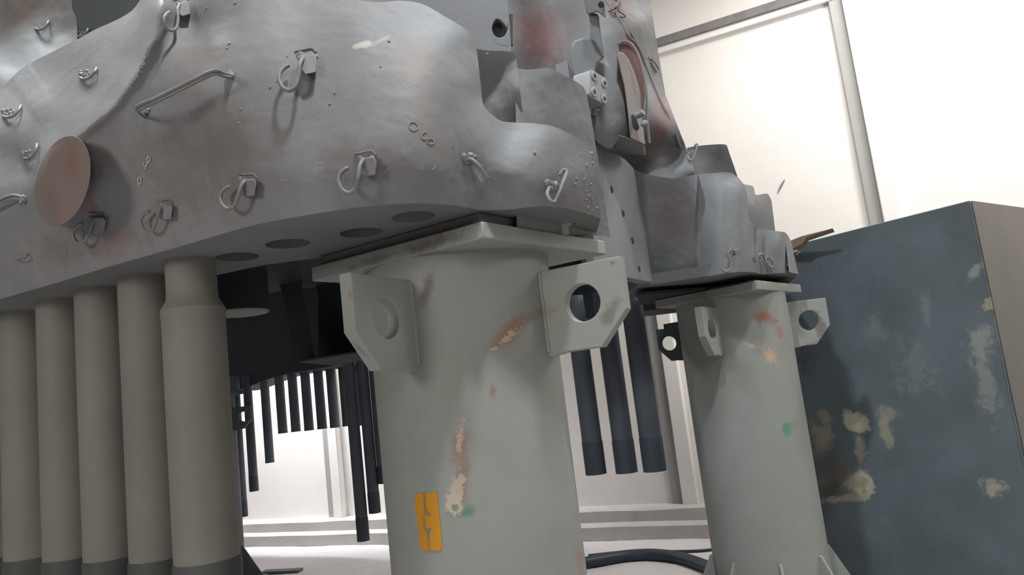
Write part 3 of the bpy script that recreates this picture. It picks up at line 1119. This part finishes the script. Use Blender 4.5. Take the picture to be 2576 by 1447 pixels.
# neck: broad body rising behind everything
Zk = Depth([(1260, -80, 3.50), (1260, 300, 3.45), (1300, 100, 3.52), (1360, 60, 3.64), (1360, -60, 3.68), (1360, 250, 3.60), (1430, 60, 3.62), (1440, 250, 3.55),
            (1500, 100, 3.50), (1500, 350, 3.45), (1560, 60, 3.50), (1560, 330, 3.52), (1610, 60, 3.60), (1640, 10, 3.82), (1655, 130, 3.82),
            (1640, 250, 3.62), (1672, 240, 3.80), (1680, 330, 3.68), (1722, 360, 3.82), (1745, 430, 3.76), (1610, 440, 3.76), (1660, 445, 3.73), (1700, 445, 3.76), (1660, 480, 3.72), (1745, 480, 3.86),
            (1640, 370, 3.80), (1690, 380, 3.86), (1500, -80, 3.55), (1630, -80, 3.8), (1500, 440, 3.9), (1560, 430, 4.0), (1600, 410, 3.9)])
patch('neck', [(1250, -90), (1300, -90), (1360, -90), (1430, -90), (1500, -90), (1560, -90), (1600, -90), (1627, -90)],
      [(1290, 480), (1330, 480), (1390, 480), (1450, 480), (1560, 480), (1640, 480), (1700, 480), (1765, 480)],
      Zk, CAST2, right, nu=110, nv=100, thick=.25, amp=.006, bevel=.02,
      mids=[[(1262, 20), (1310, 20), (1370, 20), (1440, 20), (1510, 20), (1570, 20), (1615, 20), (1639, 20)],
            [(1270, 130), (1315, 130), (1375, 130), (1440, 130), (1515, 130), (1585, 130), (1630, 130), (1656, 130)],
            [(1277, 240), (1320, 240), (1380, 240), (1445, 240), (1525, 240), (1600, 240), (1645, 240), (1674, 240)],
            [(1285, 360), (1325, 360), (1385, 360), (1450, 360), (1540, 360), (1625, 360), (1680, 360), (1722, 360)]])
# dark bluish lower barrel
Zv = Depth([(1440, 150, 3.35), (1500, 300, 3.14), (1470, 420, 3.25), (1560, 400, 3.26), (1540, 200, 3.22), (1600, 430, 3.45)])
patch('lower_barrel', [(1438, 110), (1470, 110), (1510, 120), (1550, 130), (1575, 150)], [(1480, 330), (1505, 360), (1535, 375), (1560, 350), (1600, 362)],
      Zv, CAST2, right, nu=40, nv=50, thick=.2, amp=.004)

# grey sheet with a tear-drop opening
Zsh = Depth([(1000, -50, 2.65), (1290, -50, 2.72), (1290, 160, 2.70), (1100, 120, 2.60), (1200, 50, 2.62)])
sh_pts = [(1020, -60, 2.62), (1270, -60, 2.62), (1276, 0, 2.62), (1283, 70, 2.62), (1290, 190, 2.62), (1150, 190, 2.62), (1020, 60, 2.62)]
o0 = at(1150, 60, 2.62)
exs, eys = RT.copy(), UP.copy()
td = []
for i in range(40):
    t = 2 * math.pi * i / 40
    u, v = 19 * math.cos(t), 23 * math.sin(t)
    if v < 0:
        u = u * (1 - .3 * (v / 23) ** 2) - 6 * (v / 23) ** 2
    td.append((1257 + u, 72 + v + (6 if u > 0 and v < 0 else 0) * (u / 19)))


def on_sheet(x, y, off=0.0):
    q = at(x, y, 2.62 + off)
    return ((q - o0).dot(exs), (q - o0).dot(eys))


holed_plate('side_sheet', [on_sheet(p[0], p[1]) for p in sh_pts], [[on_sheet(x, y) for x, y in td]], .03, o0 + FW * .015, exs, eys, CAST2, right, bevel=.003)
ringpts = [at(x, y, 2.617) for x, y in td]
HOLE = Mat('hollow_shaded_steel', (92, 94, 96), rough=0.8, bump=0.1).m  # darker grey puts the hollow's shade into the colour
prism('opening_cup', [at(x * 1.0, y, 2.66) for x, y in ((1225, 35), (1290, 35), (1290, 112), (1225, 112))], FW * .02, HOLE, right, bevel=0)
cr = smooth3([at(x, y, 2.618) for x, y in ((1240, 88), (1246, 104), (1262, 113), (1282, 115))], 16)
tubes('opening_crease', [(cr, .0018)], CAST2, right, seg=6)

# top block, its arched pad and the four bolt plate
px_prism('guide_block', [(1467, -60, 2.95), (1516, -60, 2.90), (1521, 8, 2.90), (1524, 46, 2.90), (1503, 30, 2.95), (1478, 38, 3.0), (1470, 10, 3.0)],
         (ray(1500, 0) * .30), CAST2, right, bevel=.006)
o = lathe('block_screw', [(.012, 0), (.012, .008), (.0001, .008)], at(1512, 12, 2.905), INNER, right, seg=16, axis=-ray(1512, 12))
arch = [(1436, 122, 3.12), (1442, 104, 3.12), (1462, 96, 3.10), (1480, 94, 3.08), (1500, 100, 3.06), (1514, 118, 3.05), (1521, 145, 3.05),
        (1502, 160, 3.06), (1497, 180, 3.06), (1500, 290, 3.08), (1452, 290, 3.12), (1444, 195, 3.12)]
px_prism('arched_pad', arch, ray(1480, 130) * .16, CAST2, right, bevel=.008, seg=3)
px_prism('spindle', [(1478, 30, 3.02), (1506, 36, 3.0), (1514, 100, 3.0), (1521, 150, 3.0), (1498, 110, 3.02), (1484, 100, 3.04), (1486, 60, 3.04)],
         ray(1490, 70) * .10, CAST2, right, bevel=.01, seg=3)

# four bolt plate: a true rectangular plate turned towards the right
q = [at(1480, 170, 2.93), at(1524, 197, 3.02), at(1531, 270, 3.02), at(1487, 243, 2.93)]
bx = (q[1] - q[0])
by = (q[0] - q[3])
wx, wy = bx.length, by.length
bx.normalize()
by = (by - bx * by.dot(bx)).normalized()
nrm = bx.cross(by)
if nrm.dot(FW) > 0:
    nrm = -nrm


def rrect(w, h, r, n=5):
    out = []
    for (sx, sy, a0) in ((1, 1, 0), (-1, 1, 90), (-1, -1, 180), (1, -1, 270)):
        for i in range(n + 1):
            a = math.radians(a0 + 90 * i / n)
            out.append((sx * (w / 2 - r) + r * math.cos(a), sy * (h / 2 - r) + r * math.sin(a)))
    return out


pc = (q[0] + q[1] + q[2] + q[3]) / 4
bolt_plate = prism('bolt_plate', [pc + bx * u + by * v for u, v in rrect(wx, wy, .018)], -nrm * .085, PLATEM, right, bevel=.003)
for (u, v) in ((-.28, .30), (.30, .26), (-.28, -.28), (.30, -.32)):
    c = pc + bx * (u * wx) + by * (v * wy)
    b = lathe('bolt', [(.0195, .0), (.0195, .004), (.017, .006), (.009, .006), (.009, -.001), (.0001, -.001)], c, PLATEM, bolt_plate, seg=24, axis=nrm, angle=30)
    lathe('hex_socket', [(.0085, .0062), (.0001, .0062)], c, INNER, b, seg=6, axis=nrm, angle=30, cap=False)
tubes('stray_wire', [([at(1498, 272, 3.0), at(1504, 276, 2.98), at(1508, 279, 2.98)], .0025)], RODM, right, seg=6)

# pink slab in its arched recess, with a clamp
sl = [(1551, 140, 3.16), (1556, 130, 3.16), (1568, 132, 3.16), (1582, 150, 3.17), (1595, 180, 3.18), (1606, 215, 3.18), (1612, 240, 3.18),
      (1613, 300, 3.2), (1624, 366, 3.2), (1586, 348, 3.14), (1580, 290, 3.14), (1570, 215, 3.15)]
SLAB = Mat('pinkish_scaled_slab', (158, 148, 144), vary=[(150, 136, 132), (150, 150, 148)], vscale=2.5, rough=0.6, bump=0.15).m
px_prism('curved_slab', sl, ray(1590, 250) * .16, SLAB, right, bevel=.006)
# the arched pocket the slab sits in
pk = [(1556, 112), (1566, 107), (1582, 110), (1598, 128), (1610, 158), (1619, 200), (1623, 245), (1616, 300), (1600, 250), (1590, 190), (1574, 150), (1558, 132)]
POCK = Mat('red_brown_pocket_steel', (138, 108, 104), vary=[(124, 100, 98)], vscale=4, rough=.7, bump=.1).m
px_prism('arched_pocket', [(x, y, 3.25) for x, y in pk], ray(1590, 200) * .12, POCK, right, bevel=.004)
rim = smooth3([at(x, y, 3.24) for x, y in ((1554, 112), (1566, 105), (1584, 108), (1600, 126), (1613, 158), (1622, 200), (1627, 245), (1628, 300), (1634, 360))], 30)
tubes('pocket_rim', [(rim, .006)], CAST2, right, seg=8)
cl = px_prism('clamp', [(1587, 290, 3.10), (1597, 286, 3.10), (1609, 322, 3.10), (1602, 330, 3.10), (1592, 322, 3.10)], ray(1598, 300) * .05, INNER, right, bevel=.003)
tubes('clamp_bar', [([at(1600, 292, 3.08), at(1610, 288, 3.06), at(1618, 282, 3.05)], .013)], CAST2, cl)
lumps('clamp_knob', [(at(1621, 312, 3.06), .016, (1, 1, 1))], CAST2, cl, rough=.1)
px_prism('slab_foot', [(1540, 335, 3.2), (1586, 348, 3.13), (1622, 366, 3.2), (1626, 392, 3.3), (1580, 388, 3.3), (1545, 372, 3.3)],
         ray(1590, 370) * .15, CAST2, right, bevel=.01)
# vertical rolled seams down the right side of the neck
for pts in ([(1560, 40), (1590, 90), (1612, 135), (1632, 185), (1655, 240), (1680, 290), (1700, 340), (1712, 372)],
            [(1524, 0), (1556, 45), (1580, 90), (1600, 110), (1622, 150)]):
    pp = [at(x, y, Zk(x, y) - .001) for x, y in pts]
    tubes('neck_seam', [(smooth3(pp, 30), .007)], CAST2, right, seg=8)

# hooks on the right casing
hook(1834, 655, 0.68, kind='s', ZF=ZR, parent=right)
hook(1925, 655, 0.80, kind='wave', ZF=ZR, parent=right, clip=False)
hook(1994, 652, 0.50, kind='s', ZF=ZR, parent=right)
hook(1742, 384, 0.50, kind='narrow', ZF=Zk, parent=right)
hook(1636, 162, 0.50, kind='loop', ZF=Zk, parent=right)
hook(1545, 14, 0.45, kind='narrow', ZF=Zk, parent=right)
wz = Depth([(1500, 0, 3.3), (1600, 0, 3.3), (1550, 60, 3.32)])
tubes('loose_wire', [(smooth3([at(1545, 22, 3.3), at(1552, 18, 3.28), at(1557, 28, 3.27), at(1568, 36, 3.27), at(1573, 42, 3.28), at(1560, 44, 3.3)], 24), .0022),
                     (smooth3([at(1530, 30, 3.3), at(1548, 22, 3.27), at(1556, 12, 3.3)], 12), .002)], INNER, right, seg=6)

# =================================================================== LEFT BACKGROUND CASING
left = empty('machine_casing', at(100, 150, 3.0), 'pale dusty casting rising behind the near casing in the top left corner', 'casing',
             'cast steel casings of the machine')
Zl = Depth([(-100, -80, 3.0), (180, -80, 2.95), (180, 90, 2.85), (0, 60, 2.95), (0, 130, 2.85), (-100, 160, 2.8), (60, 100, 2.85), (0, 190, 2.70), (-100, 230, 2.70)])
patch('shell', [(-140, -100), (-50, -100), (60, -100), (120, -100), (186, -100)], [(-140, 300), (-50, 290), (40, 270), (120, 240), (200, 180)],
      Zl, CAST2, left, nu=60, nv=50, thick=.15, amp=.008)
DGREEN = Mat('dark_green_grey_steel', (92, 98, 98), vary=[(80, 84, 84)], vscale=2, rough=.7, bump=.1).m
Zg = Depth([(190, 0, 2.9), (400, 0, 2.75), (300, 60, 2.8), (290, -100, 2.85)])
patch('upright_web', [(180, -100), (290, -100), (420, -100)], [(180, 160), (290, 160), (430, 160)], Zg, DGREEN, left, nu=30, nv=20, thick=.2, amp=.002)
hook(106, 66, 0.55, kind='c', ZF=Zl, parent=left, clip=False)
hook(207, 84, 0.5, kind='c', ZF=Zg, parent=left, clip=False)

# =================================================================== STANDS
def stand_mat(name):
    return Mat(name, (152, 155, 149), vary=[(138, 138, 130), (160, 163, 159)], vscale=2.2, vamt=.55, rough=.55, bump=.15, bscale=25, spec=.4)


def stand(label, corners, ztop, centre, r, zlug, lugs, mat, gus=6, gus_h=.45, z_floor=0.0, thick=.045, gus0=0.0, platemat=None, lug_len=.19, hole_u=.105, rb_k=1.6):
    root = empty('support_stand', (centre[0], centre[1], z_floor), label, 'stand', 'tubular support stands under the casings')
    cx, cy = centre
    n = 96
    prof = [(r, z_floor + .03)] + [(r, z_floor + .03 + (ztop - thick - .03 - z_floor) * i / 30) for i in range(1, 31)]
    lathe('column', prof, (cx, cy, 0), mat, root, seg=n)
    prism('top_plate', [Vector((p[0], p[1], ztop - thick)) for p in corners], (0, 0, thick), mat if platemat is None else platemat, root, bevel=.004)
    rb = r * rb_k
    lathe('base_plate', [(rb, z_floor + .0), (rb, z_floor + .03)], (cx, cy, 0), mat, root, seg=n)
    for ang in lugs:
        a = math.radians(ang)
        e = Vector((math.cos(a), math.sin(a), 0))
        hgt, ln = .24, lug_len
        r0 = r - .012
        outl = [(r0, -hgt / 2 - .01), (r0 + .012 + .06, -hgt / 2), (r + ln - .085, -hgt / 2), (r + ln, -hgt / 2 + .095), (r + ln, hgt / 2), (r0, hgt / 2)]
        lg = holed_plate('lifting_lug', outl, [(r + hole_u, .010, .053)], .032, (cx, cy, zlug), e, (0, 0, 1), mat, root, bevel=.003)
        # fillet weld down both sides of the lug root
        s = Vector((-e.y, e.x, 0))
        for sg in (-1, 1):
            base = Vector((cx, cy, 0)) + e * (r + .002) + s * (.018 * sg)
            tubes('fillet_weld', [([base + Vector((0, 0, zlug - hgt / 2 + .005 + (hgt - .01) * i / 14)) + e * random.uniform(-.001, .001) for i in range(15)], .007)], mat, lg, seg=8)
    for g in range(gus):
        a = math.radians(gus0 + 360 * g / gus)
        e = Vector((math.cos(a), math.sin(a), 0))
        s = Vector((-e.y, e.x, 0))
        b = Vector((cx, cy, z_floor)) - s * .008
        prism('gusset', [b + e * (r - .01) + Vector((0, 0, .03)), b + e * (rb - .02) + Vector((0, 0, .03)), b + e * (rb - .02) + Vector((0, 0, .07)),
                         b + e * (r + .012) + Vector((0, 0, gus_h)), b + e * (r - .01) + Vector((0, 0, gus_h))], s * .016, mat, root, bevel=.002)
    return root


ZT = EYE.z + 0.44
L_, N_, R_ = on_level(782, 672, ZT), on_level(1213, 556, ZT), on_level(1521, 606, ZT)
Q_ = L_ + R_ - N_
cen = (L_ + R_) / 2 + Vector((-.02, 0, 0))
CR = .282
sm = stand_mat('pale_green_grey_stand_paint')
zc = cen.y - .2
RUST = (150, 104, 94)
for b in [(1285, 835, 2.0, 34, 95, RUST, .85, 1.0, -48, .25), (1380, 785, 2.0, 66, 30, (142, 106, 98), .8, 1.0, 15, .3),
          (1165, 1110, 2.0, 40, 70, (148, 108, 98), .85, .9, -3, .3), (1168, 1200, 2.0, 30, 80, (146, 112, 102), .75, .9, -3, .3),
          (1240, 980, 2.0, 14, 24, (146, 108, 100), .8, .9, 0, .3), (1075, 720, 2.0, 22, 66, (112, 98, 92), .8, .9, -12, .4),
          (1110, 610, 2.0, 90, 26, (108, 94, 88), .8, .9, 18, .5), (960, 650, 2.1, 150, 16, (112, 104, 98), .7, .9, 14, .5),
          (880, 740, 1.8, 10, 22, (132, 112, 102), .6, .9, 0, .3), (900, 880, 1.8, 40, 9, (120, 104, 92), .6, .9, -48, .3),
          (1535, 790, 2.0, 22, 50, (118, 108, 104), .7, .7, -30, .5), (1545, 660, 2.0, 10, 10, (112, 100, 94), .6, .7, 0, .4),
          (1455, 1400, 2.1, 14, 60, (160, 126, 116), .5, .9, 6, .3),
          (1178, 1268, 2.0, 36, 22, (92, 136, 110), .8, .8, 25, .4), (1142, 1270, 2.0, 28, 16, (100, 134, 112), .6, .8, 0, .3),
          (1155, 1215, 2.0, 19, 46, (190, 176, 158), .9, .25, -6, .55), (1148, 1248, 2.0, 24, 32, (196, 184, 166), .95, .25, 0, .25),
          (1150, 1256, 2.0, 12, 12, (136, 132, 120), .9, .41, 0, .2),
          (1278, 850, 2.0, 9, 42, (206, 180, 150), .85, .3, -50, .95), (1160, 1095, 2.0, 8, 40, (204, 172, 152), .7, .25, -6, 1.1),
          
          (1467, 1290, 2.1, 5, 50, (202, 188, 176), .6, .4, -3, .5)]:
    sm.blob(b[0], b[1], b[2], b[3], b[4], b[5], b[6], b[7], b[8], b[9], .25, fine=b[7] < .42)
st1 = stand('wide pale green-grey tube stand with an orange stencilled patch, under the near casing',
            [L_, N_, R_, Q_], ZT, (cen.x, cen.y), CR, EYE.z + .212, [243, -27], sm.m, gus=6, gus0=15, lug_len=.25, hole_u=.123)
# dark packing between the plate and the casing
ins = [cen + (p - cen) * .93 for p in (L_, N_, R_, Q_)]
prism('packing_plate', [Vector((p.x, p.y, ZT)) for p in ins], (0, 0, ZB - ZT), UNDER, st1, bevel=.002)

# orange stencilled patch painted on the column
ORANGE = Mat('orange_stencil_paint', (214, 150, 42), vary=[(200, 136, 34)], vscale=12, vamt=.5, rough=.6, bump=.05).m
STENCIL = Mat('grey_stencil_letters', (138, 130, 104), rough=.7, bump=0).m


def on_col(px, py, c=cen, r=CR, off=.0012):
    R2 = r + off
    d = ray(px, py)
    ox, oy = EYE.x - c.x, EYE.y - c.y
    A = d.x * d.x + d.y * d.y
    B = 2 * (ox * d.x + oy * d.y)
    C = ox * ox + oy * oy - R2 * R2
    D = max(B * B - 4 * A * C, 0)
    return EYE + d * ((-B - math.sqrt(D)) / (2 * A))


def col_patch(name, rows, mat, parent, off, n=10, thick=.0006):
    """rows: list of (xl, yl, xr, yr)"""
    V, Fc = [], []
    for o_ in (off, off - thick):
        for (xl, yl, xr, yr) in rows:
            for i in range(n):
                t = i / (n - 1)
                V.append(on_col(xl + (xr - xl) * t, yl + (yr - yl) * t, off=o_))
    m = len(rows)
    tot = m * n
    for i in range(m - 1):
        for j in range(n - 1):
            a = i * n + j
            Fc.append((a, a + 1, a + n + 1, a + n))
            Fc.append((tot + a, tot + a + n, tot + a + n + 1, tot + a + 1))
    for j in range(n - 1):
        Fc.append((j, tot + j, tot + j + 1, j + 1))
        a = (m - 1) * n + j
        Fc.append((a, a + 1, tot + a + 1, tot + a))
    for i in range(m - 1):
        a = i * n
        Fc.append((a, a + n, tot + a + n, tot + a))
        a = i * n + n - 1
        Fc.append((a, tot + a, tot + a + n, a + n))
    return make_obj(name, V, Fc, mat, parent, angle=40)


pr = []
for i in range(13):
    t = i / 12
    xl, xr = 1042 + 16 * t, 1100 + 13 * t
    if t == 0:
        xl += 2
    if t > .93:
        xl, xr = xl + 5 * (t - .93) / .07, xr - 4 * (t - .93) / .07
    pr.append((xl, 1243 + 142 * t, xr, 1238 + 148 * t))
pp = col_patch('stencilled_patch', pr, ORANGE, st1, .0014)


def glyph(pts_rows):
    return col_patch('stencil_mark', pts_rows, STENCIL, pp, .0020, n=3)


glyph([(1064, 1242, 1069, 1242), (1066, 1268, 1070, 1268), (1067, 1285, 1073, 1285), (1069, 1292, 1076, 1291)])
glyph([(1074, 1288, 1077, 1289), (1070, 1293, 1082, 1293), (1066, 1297, 1084, 1297)])
glyph([(1064, 1300, 1067, 1300), (1065, 1320, 1068, 1320), (1068, 1332, 1072, 1332), (1072, 1340, 1076, 1340)])
glyph([(1070, 1330, 1086, 1329), (1073, 1338, 1082, 1337), (1075, 1350, 1080, 1350), (1074, 1356, 1081, 1356), (1077, 1368, 1080, 1368), (1078, 1384, 1081, 1384)])

# second stand, under the right casing
sm2 = stand_mat('pale_green_grey_stand_paint_of_second_stand')
for b in [(1920, 800, 3.75, 42, 22, (160, 108, 92), .9, .8, -15, .5), (1960, 835, 3.75, 26, 20, (156, 110, 96), .7, .8, -40, .5),
          (1925, 890, 3.75, 13, 20, (208, 170, 140), .9, .3, 35, 1.0), (1880, 868, 3.75, 18, 5, (200, 176, 146), .8, .4, -20, .8),
          (1960, 1070, 3.75, 14, 22, (82, 150, 108), .9, .4, 5, .5), (1985, 1062, 3.75, 30, 14, (110, 150, 122), .6, .9, 0, .6),
          (2060, 820, 3.95, 20, 36, (112, 108, 104), .8, .5, 40, 1.1), (2030, 865, 3.95, 26, 10, (140, 120, 112), .7, .6, 10, .8),
          (1960, 712, 3.9, 18, 14, (190, 182, 160), .7, .5, 0, .9), (1920, 712, 3.7, 12, 10, (186, 168, 140), .8, .5, 0, .6)]:
    sm2.blob(b[0], b[1], b[2], b[3], b[4], b[5], b[6], b[7], b[8], b[9], .35, fine=b[7] < .42)
c2 = at(1829, 720, 4.02)
ZT2 = EYE.z + .395
n2 = on_level(1911, 704, ZT2)
dv = Vector((n2.x - c2.x, n2.y - c2.y, 0))
dv = dv.normalized() * .41
pv = Vector((-dv.y, dv.x, 0))
cc = Vector((c2.x, c2.y, 0))
st2 = stand('pale green-grey tube stand with a green paint smudge, beside the dark steel tank',
            [cc + dv, cc + pv, cc - dv, cc - pv], ZT2, (c2.x, c2.y), .287, EYE.z + .18, [236, -4], sm2.m, gus=8, gus_h=.74, gus0=-8, lug_len=.21, rb_k=2.3)
prism('packing_plate', [Vector((p.x, p.y, ZT2)) for p in [cc + dv * .9, cc + pv * .9, cc - dv * .9, cc - pv * .9]], (0, 0, ZBR - .07 - ZT2 if ZBR - .07 > ZT2 else .01), UNDER, st2, bevel=.002)
# small bolt boss low on the column
lumps('column_boss', [(at(1887, 1405, 3.72), .028, (1.2, .5, .8))], sm2.m, st2, rough=.1)

# rear stand behind it: only its lug shows
smd = Mat('dark_stand_paint', (96, 100, 104), vary=[(84, 88, 92)], vscale=3, rough=.7, bump=.1)  # stand paint darkened in colour to stand in for shade
c3 = at(1808, 830, 5.45)
k3 = Vector((c3.x, c3.y, 0))
stand('dark stand in the shade behind the second stand, only a holed lug showing', [k3 + Vector((.4, 0, 0)), k3 + Vector((0, .4, 0)), k3 - Vector((.4, 0, 0)), k3 - Vector((0, .4, 0))],
      EYE.z + .36, (c3.x, c3.y), .27, EYE.z + .205, [180], smd.m, gus=4, gus_h=.4)

# far left stand
c4_ = at(533, 1150, 8.0)
k4 = Vector((c4_.x, c4_.y, 0))
stand('far stand behind the thick pipe, lit bluish edge and sloping gusset at its foot',
      [k4 + Vector((.4, 0, 0)), k4 + Vector((0, .4, 0)), k4 - Vector((.4, 0, 0)), k4 - Vector((0, .4, 0))],
      EYE.z + .36, (c4_.x, c4_.y), .27, EYE.z + .06, [0], smd.m, gus=6, gus_h=.42, gus0=-4, rb_k=1.95)

# =================================================================== TANK
tk = Mat('slate_green_painted_tank_steel', (104, 116, 123), vary=[(88, 98, 103), (118, 130, 138), (82, 90, 93)], vscale=1.3, vamt=.55,
         rough=.42, bump=.12, bscale=12, spec=.5)
CR_ = (190, 184, 162)
ZcT = 3.9
tu = (2438 - CX) / F_PX
corner = at(2438, 504, ZcT)
ztop = corner.z
Ldir = Vector((-.602, .798, 0)).normalized()
Rdir = Vector((.80, .60, 0)).normalized()


def tank_Z(px, py):
    n = Vector((-Ldir.y, Ldir.x, 0))
    r = ray(px, py)
    return (corner - EYE).dot(n) / r.dot(n)


for b in [(2155, 1062, 24, 32, CR_, .95, .35, 5, .35), (2163, 1130, 11, 50, (168, 166, 150), .8, .6, 0, .5), (2168, 1215, 24, 38, CR_, .95, .3, 0, .3),
          (2168, 1217, 12, 20, (158, 148, 122), .9, .5, 0, .3), (2068, 1095, 22, 48, (150, 138, 118), .9, .6, 5, .5),
          (2075, 1050, 14, 34, (150, 146, 130), .7, .7, 5, .5),
          (2110, 1190, 60, 60, (112, 104, 92), .75, .8, 0, .6), (2085, 1235, 40, 34, (98, 86, 76), .9, .7, 0, .5), (2120, 1255, 50, 12, (170, 164, 148), .85, .6, 30, .5),
          (2145, 1215, 12, 40, (172, 168, 150), .8, .7, -30, .5),
          (2230, 1040, 22, 24, (150, 148, 134), .8, .7, 0, .6), (2228, 1085, 13, 42, (164, 160, 144), .8, .6, 10, .5),
          (2455, 680, 10, 34, (150, 158, 156), .8, .8, -20, .6), (2490, 760, 10, 26, (170, 166, 146), .8, .5, 0, .5),
          (2462, 860, 20, 70, (150, 154, 150), .8, .8, -5, .6), (2480, 960, 20, 120, (146, 150, 146), .7, .8, 4, .6),
          (2330, 780, 12, 50, (124, 134, 138), .7, .9, 0, .6), (2200, 830, 18, 60, (124, 132, 136), .6, .9, 5, .7),
          (2300, 930, 40, 90, (126, 134, 136), .6, .9, 10, .8), (2500, 1228, 18, 28, (170, 166, 152), .85, .6, 0, .5),
          (2225, 1310, 10, 14, (126, 130, 128), .6, .8, 0, .5), (2020, 905, 30, 60, (66, 72, 76), .5, .9, 0, .6),  # the last one paints the shadow area beside the second stand
          (2340, 600, 40, 40, (110, 120, 130), .5, .9, 0, .6), (2130, 700, 90, 90, (108, 118, 132), .5, .9, 0, .6)]:  # both paint the bluish light on the upper face into the colour
    tk.blob(b[0], b[1], tank_Z(b[0], b[1]), b[2], b[3], b[4], b[5], b[6], b[7], b[8], .4)
Lp, Rp = corner + Ldir * 1.20, corner + Rdir * 2.2
foot = [Vector((p.x, p.y, .0)) for p in (corner, Lp, Lp + Rdir * 2.2, Rp)]
tank = empty('steel_tank', (sum(p.x for p in foot) / 4, sum(p.y for p in foot) / 4, 0),
             'large dark slate-green box shaped steel tank with cream paint stains, at the right edge', 'tank')
TKR = Mat('grey_brown_tank_side', (132, 128, 121), vary=[(118, 115, 110)], vscale=2, rough=.7, bump=.1).m
prism('tank_body', [p + Vector((0, 0, .02)) for p in foot], (0, 0, ztop - .02), tk.m, tank, bevel=.006)
# the side panel facing right is a lighter grey-brown
sp = corner + Rdir * .012 + Vector((Rdir.y, -Rdir.x, 0)) * .004
prism('side_panel', [sp + Vector((0, 0, -.004)), sp + Rdir * 2.15 + Vector((0, 0, -.004)), sp + Rdir * 2.15 + Vector((0, 0, -ztop + .03)), sp + Vector((0, 0, -ztop + .03))],
      Vector((Rdir.y, -Rdir.x, 0)) * .006, TKR, tank, bevel=.001)
tubes('corner_weld', [([Vector((corner.x, corner.y, .05 + (ztop - .06) * i / 40)) + Vector((random.uniform(-.001, .001), -.001, 0)) for i in range(41)], .006)], tk.m, tank, seg=8)

# thin board lying on the tank's left end
WOOD = Mat('weathered_board', (150, 136, 120), vary=[(128, 112, 98)], vscale=9, rough=.8, bump=.2).m
p0 = at(1990, 636, 4.7)
bd = px_prism('wooden_board', [(2100, 584, 4.38), (2020, 604, 4.58), (1985, 618, 4.70), (1996, 636, 4.66), (2024, 622, 4.56), (2035, 606, 4.52)],
              Vector((-.02, -.03, .02)), WOOD, None, bevel=.002)
tag(bd, 'weathered board sticking out over the left top edge of the dark tank', 'board')

# =================================================================== FLOOR THINGS
HOSE = Mat('black_rubber_hose', (58, 64, 74), vary=[(48, 53, 62)], vscale=6, rough=.45, bump=.1).m


def on_floor(px, py, z=.0):
    return on_level(px, py, z)


hp = [on_floor(1380, 1432, .05), on_floor(1500, 1412, .05), on_floor(1570, 1400, .05), on_floor(1640, 1396, .05), on_floor(1710, 1404, .05),
      on_floor(1790, 1432, .05), on_floor(1850, 1475, .05)]
hz = tubes('rubber_hose', [(smooth3(hp, 60), .055)], HOSE, None, seg=20)
tag(hz, 'thick black rubber hose curving over the pale grit floor between the stands', 'hose')
hp = [on_floor(1480, 1398, .015), on_floor(1580, 1388, .015), on_floor(1680, 1388, .015), on_floor(1760, 1386, .015), on_floor(1830, 1378, .015)]
hz = tubes('floor_cable', [(smooth3(hp, 50), .014)], HOSE, None, seg=10)
tag(hz, 'thin black cable lying behind the thick hose on the floor', 'cable')
# scraps on the grit
SCR = Mat('grey_scrap', (150, 146, 146), rough=.8, bump=.2).m
c = on_floor(842, 1352, .02)
sc = lumps('scrap_piece', [(c, .05, (2.2, 1, .5)), (c + Vector((.09, .02, .01)), .035, (1, 1, .9)), (c + Vector((-.07, 0, 0)), .03, (1.5, 1, .5))], SCR, None)
tag(sc, 'small grey scrap lump on the pale floor near the wall ledge', 'debris')
a, b_ = on_floor(655, 1440, .03), on_floor(750, 1435, .03)
pl = prism('steel_flat_bar', [a, b_, b_ + Vector((.02, .12, 0)), a + Vector((.02, .12, 0))], (0, 0, -.028), smd.m, None, bevel=.002)
tag(pl, 'flat grey steel bar lying on the floor at the foot of the far stand', 'bar')
